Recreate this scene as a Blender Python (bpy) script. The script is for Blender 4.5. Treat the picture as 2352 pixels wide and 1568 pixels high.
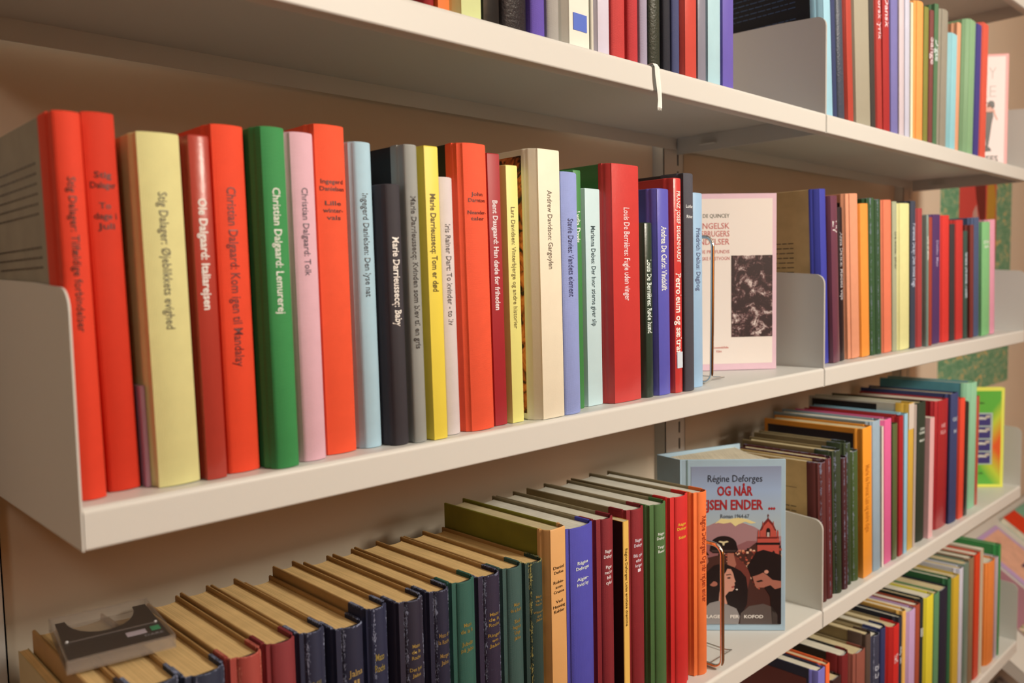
import bpy, bmesh, math, random
from mathutils import Vector, Matrix
random.seed(7)
sc = bpy.context.scene
for o in list(bpy.data.objects): bpy.data.objects.remove(o)
COL = sc.collection
# ---------------------------------------------------------------- camera
cd = bpy.data.cameras.new('camera'); cam = bpy.data.objects.new('camera', cd); COL.objects.link(cam)
cd.sensor_width = 36.0; cd.lens = 29.14; cd.clip_start = 0.02
cam.location = (-0.13957, -0.49118, 0.12062)
_a, _b, _c = 0.7675664, -0.07201912, -0.02015481      # heading, pitch, roll
_f = Vector((math.sin(_a)*math.cos(_b), math.cos(_a)*math.cos(_b), math.sin(_b)))
_r0 = Vector((math.cos(_a), -math.sin(_a), 0)); _u0 = _r0.cross(_f)
_r = math.cos(_c)*_r0 + math.sin(_c)*_u0; _u = -math.sin(_c)*_r0 + math.cos(_c)*_u0
cam.rotation_euler = Matrix((_r, _u, -_f)).transposed().to_euler()
cd.dof.use_dof = True; cd.dof.focus_distance = 0.78; cd.dof.aperture_fstop = 6.0
sc.camera = cam
# ---------------------------------------------------------------- world, lamps, exposure
w = bpy.data.worlds.new('room_air'); sc.world = w; w.use_nodes = True
w.node_tree.nodes['Background'].inputs[0].default_value = (0.9, 0.72, 0.5, 1)
w.node_tree.nodes['Background'].inputs[1].default_value = 0.05
def area(name, loc, target, sx, sy, power, col=(1.0, 0.91, 0.76)):
    l = bpy.data.lights.new(name, 'AREA'); l.shape = 'RECTANGLE'; l.size = sx; l.size_y = sy
    l.energy = power; l.color = col
    o = bpy.data.objects.new(name, l); COL.objects.link(o); o.location = loc
    o.rotation_euler = (Vector(target) - Vector(loc)).to_track_quat('-Z', 'Y').to_euler()
    return o
area('ceiling_lamp_light', (1.05, -1.55, 0.86), (0.8, 0.0, -0.1), 0.28, 0.28, 32)
area('ceiling_lamp_light', (-0.70, -1.15, 0.85), (0.6, 0.1, -0.1), 0.22, 0.22, 2.2)
area('ceiling_lamp_light', (0.9, -2.9, 0.95), (0.9, 0.0, -0.3), 0.6, 0.6, 9)
area('added_uplight_fill', (0.9, -2.7, -0.1), (0.9, -2.9, 2.0), 0.6, 0.6, 52, (1.0, 0.62, 0.33))  # added unseen fill aimed at the ceiling, brightens the room with warm bounce
sc.view_settings.view_transform = 'Standard'; sc.view_settings.look = 'None'
sc.view_settings.gamma = 1.0; sc.view_settings.use_curve_mapping = False
sc.view_settings.exposure = -0.08
sc.cycles.use_denoising = True
sc.cycles.max_bounces = 8
# ---------------------------------------------------------------- sizes (metres); shelf front edge y=0, wall y=DW
DW = 0.2503; BAY = 0.9; LIP = 0.0244
ZS = {'U': 0.6585, 'T': 0.3266, 'M': 0.0, 'L': -0.3247, 'B': -0.6571}

# ---------------------------------------------------------------- materials
def lin(c):
    c = c/255.0
    return c/12.92 if c <= 0.04045 else ((c+0.055)/1.055)**2.4
def A(r, g, b):                       # photographed colour under the warm lamps -> surface colour
    return (min(lin(r)/1.0, .88), min(lin(g)/.86, .88), min(lin(b)/.66, .88))
_mats = {}
def nodes_of(m):
    m.use_nodes = True; nt = m.node_tree; return nt, nt.nodes, nt.links, nt.nodes['Principled BSDF']
def mat(kind, rgb, t=0.03, h=0.2):
    key = (kind, rgb, round(t, 3) if kind.startswith('w') else 0)
    if key in _mats: return _mats[key]
    m = bpy.data.materials.new('%s_%d_%d_%d' % (kind, *rgb)); nt, N, Lk, P = nodes_of(m)
    c = A(*rgb); P.inputs['Base Color'].default_value = (*c, 1)
    tc = N.new('ShaderNodeTexCoord')
    def noise(scale, detail=2, vec=None):
        n = N.new('ShaderNodeTexNoise'); n.inputs['Scale'].default_value = scale; n.inputs['Detail'].default_value = detail
        Lk.new(vec or tc.outputs['Object'], n.inputs['Vector']); return n
    def bump(src, strength, dist):
        b = N.new('ShaderNodeBump'); b.inputs['Strength'].default_value = strength; b.inputs['Distance'].default_value = dist
        Lk.new(src, b.inputs['Height']); Lk.new(b.outputs['Normal'], P.inputs['Normal'])
    def tint(amount, scale=60):
        n = noise(scale, 3); mr = N.new('ShaderNodeMapRange'); mr.inputs[1].default_value = .3; mr.inputs[2].default_value = .7
        mr.inputs[3].default_value = 1-amount; mr.inputs[4].default_value = 1+amount*.5
        Lk.new(n.outputs['Fac'], mr.inputs[0]); v = N.new('ShaderNodeVectorMath'); v.operation = 'SCALE'
        v.inputs[0].default_value = c; Lk.new(mr.outputs[0], v.inputs['Scale']); return v.outputs[0]
    if kind in ('cloth', 'worn', 'wornred', 'worngreen', 'leather'):
        P.inputs['Roughness'].default_value = 0.72; P.inputs['Specular IOR Level'].default_value = .35
        wv = N.new('ShaderNodeTexWave'); wv.bands_direction = 'Z'; wv.inputs['Scale'].default_value = 380; wv.inputs['Distortion'].default_value = 1.5
        wx = N.new('ShaderNodeTexWave'); wx.bands_direction = 'X'; wx.inputs['Scale'].default_value = 380; wx.inputs['Distortion'].default_value = 1.5
        for q in (wv, wx): Lk.new(tc.outputs['Object'], q.inputs['Vector'])
        ad = N.new('ShaderNodeMath'); ad.operation = 'ADD'; Lk.new(wv.outputs['Fac'], ad.inputs[0]); Lk.new(wx.outputs['Fac'], ad.inputs[1])
        bump(ad.outputs[0], .25, .0004)
        col = tint(.035, 90)
        if kind == 'leather':
            P.inputs['Roughness'].default_value = .4
            n = noise(420, 3); bump(n.outputs['Fac'], .6, .001)
        if kind.startswith('worn'):
            # rubbed patches of pale board along the shoulders and the head of the spine
            sp = N.new('ShaderNodeSeparateXYZ'); Lk.new(tc.outputs['Object'], sp.inputs[0])
            def absd(v):
                a = N.new('ShaderNodeMath'); a.operation = 'SUBTRACT'; Lk.new(sp.outputs['X'], a.inputs[0]); a.inputs[1].default_value = v
                b = N.new('ShaderNodeMath'); b.operation = 'ABSOLUTE'; Lk.new(a.outputs[0], b.inputs[0]); return b.outputs[0]
            mn = N.new('ShaderNodeMath'); mn.operation = 'MINIMUM'; Lk.new(absd(t*.27), mn.inputs[0]); Lk.new(absd(t*.95), mn.inputs[1])
            hz = N.new('ShaderNodeMath'); hz.operation = 'SUBTRACT'; hz.inputs[0].default_value = h; Lk.new(sp.outputs['Z'], hz.inputs[1])
            m2 = N.new('ShaderNodeMath'); m2.operation = 'MINIMUM'; Lk.new(mn.outputs[0], m2.inputs[0]); Lk.new(hz.outputs[0], m2.inputs[1])
            mr = N.new('ShaderNodeMapRange'); mr.inputs[1].default_value = .0; mr.inputs[2].default_value = .0022
            mr.inputs[3].default_value = .13; mr.inputs[4].default_value = -.20; Lk.new(m2.outputs[0], mr.inputs[0])
            mp = N.new('ShaderNodeMapping'); mp.inputs['Scale'].default_value = (1, 1, .35); Lk.new(tc.outputs['Object'], mp.inputs['Vector']); n = noise(1500, 4, mp.outputs[0]); s = N.new('ShaderNodeMath'); s.operation = 'ADD'; Lk.new(n.outputs['Fac'], s.inputs[0]); Lk.new(mr.outputs[0], s.inputs[1])
            n3 = noise(110, 2); s3 = N.new('ShaderNodeMath'); s3.operation = 'MULTIPLY_ADD'; Lk.new(n3.outputs['Fac'], s3.inputs[0]); s3.inputs[1].default_value = .5; Lk.new(s.outputs[0], s3.inputs[2]); s = s3
            st = N.new('ShaderNodeMapRange'); st.inputs[1].default_value = .84; st.inputs[2].default_value = .94; Lk.new(s.outputs[0], st.inputs[0])
            mx = N.new('ShaderNodeMix'); mx.data_type = 'RGBA'; Lk.new(st.outputs[0], mx.inputs[0]); Lk.new(col, mx.inputs[6])
            mx.inputs[7].default_value = (*A(*{'worn': (132, 134, 146), 'wornred': (196, 110, 84), 'worngreen': (176, 160, 88)}[kind]), 1)
            Lk.new(mx.outputs[2], P.inputs['Base Color'])
        else:
            Lk.new(col, P.inputs['Base Color'])
    elif kind == 'flat':
        P.inputs['Roughness'].default_value = 0.5; n = noise(700, 2); bump(n.outputs['Fac'], .15, .0003); Lk.new(tint(.025, 70), P.inputs['Base Color'])
    elif kind == 'gloss':
        P.inputs['Roughness'].default_value = 0.30; P.inputs['Specular IOR Level'].default_value = .5
        n = noise(260, 2); bump(n.outputs['Fac'], .18, .0006); Lk.new(tint(.04, 50), P.inputs['Base Color'])
    elif kind == 'pages':
        P.inputs['Roughness'].default_value = 0.9; P.inputs['Specular IOR Level'].default_value = .1
        mp = N.new('ShaderNodeMapping'); mp.inputs['Scale'].default_value = (1400, 14, 14); Lk.new(tc.outputs['Object'], mp.inputs['Vector'])
        n = noise(1.0, 2, mp.outputs[0]); n2 = noise(35, 3)
        mr = N.new('ShaderNodeMapRange'); mr.inputs[1].default_value = .3; mr.inputs[2].default_value = .7; mr.inputs[3].default_value = .78; mr.inputs[4].default_value = 1.04
        Lk.new(n.outputs['Fac'], mr.inputs[0])
        mr2 = N.new('ShaderNodeMapRange'); mr2.inputs[1].default_value = .35; mr2.inputs[2].default_value = .65; mr2.inputs[3].default_value = .88; mr2.inputs[4].default_value = 1.0
        Lk.new(n2.outputs['Fac'], mr2.inputs[0]); mm = N.new('ShaderNodeMath'); mm.operation = 'MULTIPLY'
        Lk.new(mr.outputs[0], mm.inputs[0]); Lk.new(mr2.outputs[0], mm.inputs[1])
        v = N.new('ShaderNodeVectorMath'); v.operation = 'SCALE'; v.inputs[0].default_value = c; Lk.new(mm.outputs[0], v.inputs['Scale'])
        Lk.new(v.outputs[0], P.inputs['Base Color']); bump(n.outputs['Fac'], .4, .0006)
    elif kind == 'board':            # plain or marbled paper on cardboard
        P.inputs['Roughness'].default_value = 0.7; Lk.new(tint(.12, 40), P.inputs['Base Color'])
    elif kind == 'metal':            # powder coated shelf steel
        P.inputs['Roughness'].default_value = 0.42; P.inputs['Specular IOR Level'].default_value = .3
        n = noise(1500, 1); bump(n.outputs['Fac'], .05, .0002)
    elif kind == 'print':
        P.inputs['Roughness'].default_value = 0.45
    elif kind == 'foil':
        P.inputs['Metallic'].default_value = .6; P.inputs['Roughness'].default_value = 0.4
    elif kind == 'wall':
        P.inputs['Roughness'].default_value = 0.85; n = noise(60, 4); n2 = noise(900, 2); bump(n.outputs['Fac'], .2, .001); Lk.new(tint(.03, 5), P.inputs['Base Color'])
    elif kind == 'woodcut':          # scratchy dark brown print with cream flecks
        P.inputs['Roughness'].default_value = .5
        n = noise(60, 6); n.inputs['Distortion'].default_value = 1.4; n2 = noise(190, 3); n2.inputs['Distortion'].default_value = 3
        ad = N.new('ShaderNodeMath'); ad.operation = 'MULTIPLY_ADD'; Lk.new(n2.outputs['Fac'], ad.inputs[0]); ad.inputs[1].default_value = .45; Lk.new(n.outputs['Fac'], ad.inputs[2])
        cr = N.new('ShaderNodeValToRGB'); e = cr.color_ramp.elements
        e[0].position = .72; e[0].color = (*A(44, 26, 26), 1); e[1].position = .93; e[1].color = (*A(214, 190, 168), 1)
        k = e.new(.80); k.color = (*A(100, 62, 58), 1)
        Lk.new(ad.outputs[0], cr.inputs[0]); Lk.new(cr.outputs[0], P.inputs['Base Color'])
    elif kind == 'fire':             # orange and black swirling picture
        P.inputs['Roughness'].default_value = .4
        n = noise(34, 4); n.inputs['Distortion'].default_value = 3.5
        cr = N.new('ShaderNodeValToRGB'); e = cr.color_ramp.elements
        e[0].position = .38; e[0].color = (*A(40, 24, 16), 1); e[1].position = .62; e[1].color = (*A(226, 130, 62), 1)
        k = e.new(.5); k.color = (*A(190, 96, 40), 1)
        Lk.new(n.outputs['Fac'], cr.inputs[0]); Lk.new(cr.outputs[0], P.inputs['Base Color'])
    elif kind == 'mottle':           # green poster ground with ochre flecks
        P.inputs['Roughness'].default_value = .5
        mp = N.new('ShaderNodeMapping'); mp.inputs['Scale'].default_value = (1, 1, 2.2); Lk.new(tc.outputs['Object'], mp.inputs['Vector'])
        n = noise(26, 5, mp.outputs[0]); n.inputs['Distortion'].default_value = 1.2
        cr = N.new('ShaderNodeValToRGB'); e = cr.color_ramp.elements
        e[0].position = .42; e[0].color = (*A(98, 148, 104), 1); e[1].position = .66; e[1].color = (*A(206, 176, 108), 1)
        k = e.new(.56); k.color = (*A(128, 166, 122), 1)
        Lk.new(n.outputs['Fac'], cr.inputs[0]); Lk.new(cr.outputs[0], P.inputs['Base Color'])
    elif kind == 'sky_print':        # cover sky: grey violet at the left head to pale blue
        P.inputs['Roughness'].default_value = .35
        sp = N.new('ShaderNodeSeparateXYZ'); Lk.new(tc.outputs['Object'], sp.inputs[0])
        cr = N.new('ShaderNodeValToRGB'); e = cr.color_ramp.elements
        e[0].position = .40; e[0].color = (*A(176, 140, 130), 1); e[1].position = 1; e[1].color = (*A(138, 140, 152), 1)
        k = e.new(.62); k.color = (*A(176, 188, 180), 1); k = e.new(.82); k.color = (*A(162, 180, 196), 1)
        mr = N.new('ShaderNodeMapRange'); mr.inputs[1].default_value = 0; mr.inputs[2].default_value = .219; Lk.new(sp.outputs['Z'], mr.inputs[0])
        Lk.new(mr.outputs[0], cr.inputs[0]); Lk.new(cr.outputs[0], P.inputs['Base Color'])
    elif kind == 'sunburst':         # green, yellow and orange airbrushed cover
        P.inputs['Roughness'].default_value = .35
        sp = N.new('ShaderNodeSeparateXYZ'); Lk.new(tc.outputs['Object'], sp.inputs[0])
        a = N.new('ShaderNodeMapRange'); a.inputs[1].default_value = -.08; a.inputs[2].default_value = 0; Lk.new(sp.outputs['X'], a.inputs[0])
        dz = N.new('ShaderNodeMath'); dz.operation = 'SUBTRACT'; Lk.new(sp.outputs['Z'], dz.inputs[0]); dz.inputs[1].default_value = .085
        ab = N.new('ShaderNodeMath'); ab.operation = 'ABSOLUTE'; Lk.new(dz.outputs[0], ab.inputs[0])
        q = N.new('ShaderNodeMath'); q.operation = 'MULTIPLY_ADD'; Lk.new(ab.outputs[0], q.inputs[0]); q.inputs[1].default_value = -9; Lk.new(a.outputs[0], q.inputs[2])
        cr = N.new('ShaderNodeValToRGB'); e = cr.color_ramp.elements
        e[0].position = 0; e[0].color = (*A(96, 172, 60), 1); e[1].position = .75; e[1].color = (*A(224, 92, 40), 1)
        k = e.new(.3); k.color = (*A(190, 200, 60), 1)
        Lk.new(q.outputs[0], cr.inputs[0]); Lk.new(cr.outputs[0], P.inputs['Base Color'])
    elif kind == 'bust':             # blurred colourful magazine photograph
        P.inputs['Roughness'].default_value = .3
        n = noise(16, 4); n.inputs['Distortion'].default_value = 2
        cr = N.new('ShaderNodeValToRGB'); e = cr.color_ramp.elements
        e[0].position = .38; e[0].color = (*A(60, 56, 30), 1); e[1].position = .64; e[1].color = (*A(220, 190, 160), 1)
        k = e.new(.47); k.color = (*A(200, 80, 70), 1); k = e.new(.54); k.color = (*A(120, 130, 70), 1)
        Lk.new(n.outputs['Fac'], cr.inputs[0]); Lk.new(cr.outputs[0], P.inputs['Base Color'])
    elif kind == 'greyphoto':
        P.inputs['Roughness'].default_value = .25
        n = noise(14, 4); n.inputs['Distortion'].default_value = 1.5
        cr = N.new('ShaderNodeValToRGB'); e = cr.color_ramp.elements
        e[0].position = .36; e[0].color = (*A(80, 72, 66), 1); e[1].position = .5; e[1].color = (*A(196, 192, 186), 1)
        Lk.new(n.outputs['Fac'], cr.inputs[0]); Lk.new(cr.outputs[0], P.inputs['Base Color'])
    _mats[key] = m
    return m
def chrome():
    if 'chrome' in _mats: return _mats['chrome']
    m = bpy.data.materials.new('chrome'); nt, N, Lk, P = nodes_of(m)
    P.inputs['Base Color'].default_value = (.86, .84, .8, 1); P.inputs['Metallic'].default_value = 1; P.inputs['Roughness'].default_value = .09
    n = N.new('ShaderNodeTexNoise'); n.inputs['Scale'].default_value = 300; b = N.new('ShaderNodeBump'); b.inputs['Strength'].default_value = .05
    b.inputs['Distance'].default_value = .0003; Lk.new(n.outputs['Fac'], b.inputs['Height']); Lk.new(b.outputs['Normal'], P.inputs['Normal'])
    _mats['chrome'] = m; return m
def clear_plastic(al=.09):
    m = bpy.data.materials.new('clear_plastic'); nt, N, Lk, P = nodes_of(m)
    P.inputs['Base Color'].default_value = (.42, .37, .33, 1); P.inputs['Alpha'].default_value = al
    P.inputs['Roughness'].default_value = .08; P.inputs['IOR'].default_value = 1.45
    return m
STEEL = mat('metal', (210, 199, 176)); WALL = mat('wall', (216, 190, 154)); DARK = mat('print', (26, 22, 20))

# ---------------------------------------------------------------- mesh helpers
def link(name, bm_or_me, m, parent=None, smooth=False):
    if isinstance(bm_or_me, bmesh.types.BMesh):
        me = bpy.data.meshes.new(name); bm_or_me.normal_update(); bm_or_me.to_mesh(me); bm_or_me.free()
    else: me = bm_or_me
    for k in (m if isinstance(m, (list, tuple)) else [m]): me.materials.append(k)
    if smooth:
        for p in me.polygons: p.use_smooth = True
    o = bpy.data.objects.new(name, me); COL.objects.link(o)
    if parent: o.parent = parent
    return o
def tag(o, label, cat, group=None):
    o['label'] = label; o['category'] = cat
    if group: o['group'] = group
    return o
def thing(name, loc, label, cat, group=None, rot=(0, 0, 0)):
    o = bpy.data.objects.new(name, None); COL.objects.link(o); o.location = loc; o.rotation_euler = rot
    o.empty_display_size = .02
    return tag(o, label, cat, group)
def structure(o): o['kind'] = 'structure'; return o
def box(bm, x0, x1, y0, y1, z0, z1, mi=0, bev=0):
    v = [bm.verts.new(p) for p in ((x0,y0,z0),(x1,y0,z0),(x1,y1,z0),(x0,y1,z0),(x0,y0,z1),(x1,y0,z1),(x1,y1,z1),(x0,y1,z1))]
    fs = [bm.faces.new([v[i] for i in f]) for f in ((0,3,2,1),(4,5,6,7),(0,1,5,4),(1,2,6,5),(2,3,7,6),(3,0,4,7))]
    for f in fs: f.material_index = mi
    if bev:
        es = list({e for f in fs for e in f.edges})
        bmesh.ops.bevel(bm, geom=es, offset=bev, segments=1, affect='EDGES')
def prism(bm, poly, z0, z1, mi=0, axis='z', bev_top=0):
    """extrude a polygon; axis z: poly in (x,y); axis x: poly in (y,z); axis y: poly in (x,z)"""
    def P(a, b, c):
        return (a, b, c) if axis == 'z' else ((c, a, b) if axis == 'x' else (a, c, b))
    lo = [bm.verts.new(P(a, b, z0)) for a, b in poly]
    if bev_top:
        cx = sum(a for a, b in poly)/len(poly); cy = sum(b for a, b in poly)/len(poly)
        mid = [bm.verts.new(P(a, b, z1-bev_top)) for a, b in poly]
        def ins(a, b):
            d = math.hypot(a-cx, b-cy) or 1; k = bev_top*.8/d
            return a-(a-cx)*k, b-(b-cy)*k
        hi = [bm.verts.new(P(*ins(a, b), z1)) for a, b in poly]; rings = [lo, mid, hi]
    else:
        hi = [bm.verts.new(P(a, b, z1)) for a, b in poly]; rings = [lo, hi]
    n = len(poly); fs = []
    for r0, r1 in zip(rings, rings[1:]):
        for i in range(n): fs.append(bm.faces.new((r0[i], r0[(i+1) % n], r1[(i+1) % n], r1[i])))
    fs.append(bm.faces.new(list(reversed(lo)))); fs.append(bm.faces.new(hi))
    for f in fs: f.material_index = mi
    return fs
def fixn(bm): bmesh.ops.recalc_face_normals(bm, faces=bm.faces); return bm
def new(): return bmesh.new()
_fonts = {}
def text_mesh(body, bold=0.0):
    """lettering as flat faces, unit height, left aligned (Blender's own font)"""
    k = (body, bold)
    cu = bpy.data.curves.new('t', 'FONT'); cu.body = body; cu.resolution_u = 2; cu.offset = bold; cu.size = 1
    o = bpy.data.objects.new('t', cu); COL.objects.link(o)
    me = bpy.data.meshes.new_from_object(o.evaluated_get(bpy.context.evaluated_depsgraph_get()))
    vs = [tuple(v.co[:2]) for v in me.vertices]; fs = [tuple(p.vertices) for p in me.polygons]
    bpy.data.objects.remove(o); bpy.data.curves.remove(cu); bpy.data.meshes.remove(me)
    return vs, fs
def text_on(bm, body, x0, x1, y0, y1, fn, mi=0, bold=.012, keep=None):
    """fit the line into the rectangle [x0,x1]x[y0,y1] (y0/y1 = baseline / cap height) and place through fn(x,y)"""
    vs, fs = text_mesh(body, bold)
    if not vs: return
    ax, bx = min(v[0] for v in vs), max(v[0] for v in vs)
    sx = (x1-x0)/(bx-ax); sy = (y1-y0)/.72
    if keep: sx = sy*keep; x0 = x1-(bx-ax)*sx if keep < 0 else x0
    q = [bm.verts.new(fn(x0+(a-ax)*sx, y0+b*sy)) for a, b in vs]
    for f in fs:
        try: bm.faces.new([q[i] for i in f]).material_index = mi
        except ValueError: pass

# ================================================================= THE ROOM
def slab(name, a, b, m):
    bm = new(); box(bm, a[0], b[0], a[1], b[1], a[2], b[2]); return structure(link(name, fixn(bm), m))
slab('floor', (-3, -3.6, -1.55), (4.4, DW+.1, -1.45), mat('board', (128, 80, 44)))
slab('ceiling', (-3, -3.6, 1.15), (4.4, DW+.1, 1.25), mat('wall', (222, 214, 196)))
slab('wall_back', (-3, DW, -1.45), (4.4, DW+.1, 1.15), WALL)
WOOD = mat('wall', (206, 140, 76))
slab('wall_left', (-3.1, -3.6, -1.45), (-3, DW+.1, 1.15), mat('wall', (96, 66, 44)))
slab('wall_right', (4.4, -3.6, -1.45), (4.5, DW+.1, 1.15), WOOD)
slab('wall_front', (-3, -3.7, -1.45), (4.4, -3.6, 1.15), WOOD)

# ================================================================= SHELVING
def upright(cx, label):
    t = thing('shelf_upright', (cx, DW, -1.45), label, 'upright', 'slotted wall uprights')
    W2 = .025; y0 = -.020
    bm = new(); box(bm, -W2, -W2+.0012, y0, 0, 0, 2.5); box(bm, W2-.0012, W2, y0, 0, 0, 2.5)     # channel sides
    sx0, sx1 = .0085, .0125
    box(bm, -W2, sx0, y0, y0+.0012, 0, 2.5); box(bm, sx1, W2, y0, y0+.0012, 0, 2.5)
    z = .004
    while z < 2.46:                                                                            # bridges between the slots
        box(bm, sx0, sx1, y0, y0+.0012, z, z+.008); z += .025
    link('channel', fixn(bm), STEEL, t)
    bm = new(); box(bm, -W2+.0015, W2-.0015, y0+.006, y0+.007, .002, 2.49); link('slot_shade_sheet', fixn(bm), DARK, t)  # dark sheet behind the slots, painted shade for the hollow channel
    for k in range(5):
        bm = new(); r = bmesh.ops.create_cone(bm, cap_ends=True, segments=14, radius1=.0036, radius2=.0030, depth=.0016)
        bmesh.ops.rotate(bm, verts=bm.verts, cent=(0, 0, 0), matrix=Matrix.Rotation(math.pi/2, 3, 'X'))
        bmesh.ops.translate(bm, verts=bm.verts, vec=(.001, y0-.0006, .2+k*.5435+.0))
        s = link('screw', fixn(bm), mat('foil', (70, 60, 50)), t, True)
    return t
upright(-.0165, 'grey slotted steel upright on the wall at the left end of shelves')
upright(.8955, 'grey slotted steel upright on the wall between the two bays')
upright(1.7865, 'grey slotted steel upright on the wall at the far right end')

def shelf(level, bay, label):
    z = ZS[level]; x0 = .0004 + bay*BAY; x1 = x0 + BAY - .0010
    t = thing('shelf', (x0, 0, z), label, 'shelf', 'cream steel wall shelves')
    Wd = x1-x0; L = LIP
    pts = [(.228, 0), (.0042, 0), (.0035, 0)]
    for k in range(1, 5):
        a = math.pi/2*k/5; pts.append((.0035-.0035*math.sin(a), -.0035+.0035*math.cos(a)))
    pts += [(0, -.0035), (0, -.0042), (0, -L+.0017), (0, -L+.001), (.001, -L), (.014, -L), (.014, -L+.001), (.0015, -L+.001), (.0012, -L+.002), (.0012, -.0036), (.0035, -.0012), (.227, -.0012), (.227, -.018), (.228, -.018)]
    bm = new(); prism(bm, pts, .0014, Wd-.0014, axis='x'); o = link('shelf_board', fixn(bm), STEEL, t)
    for p in o.data.polygons: p.use_smooth = abs(p.normal.x) < .5 and len(p.vertices) == 4
    try:
        o.data.set_sharp_from_angle(angle=math.radians(50))
    except Exception: pass
    for k, xs in enumerate((0, Wd-.0012)):
        r = .013; poly = [(.0006, -L), (.0006, .1225-r)]
        for q in range(1, 7):
            a = math.pi/2*q/6; poly.append((.0006+r-r*math.cos(a), .1225-r+r*math.sin(a)))
        poly += [(.066, .1260), (.150, .1290), (.226, .131), (.226, -L)]
        bm = new(); fs = prism(bm, poly, xs, xs+.0012, axis='x')
        link('end_panel', fixn(bm), STEEL, t)
        bm = new(); box(bm, xs+(.0012 if k == 0 else -.008), xs+(.009 if k == 0 else 0), .16, .185, -.0162, -.0152)
        link('support_tab', fixn(bm), STEEL, t)
    return t
NAMES = {'U': 'topmost', 'T': 'upper', 'M': 'middle', 'L': 'lower', 'B': 'bottom'}
for lv in 'UTMLB':
    for bay in (0, 1):
        shelf(lv, bay, 'cream steel %s shelf with lipped front edge in the %s bay' % (NAMES[lv], ('left', 'right')[bay]))

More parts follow.
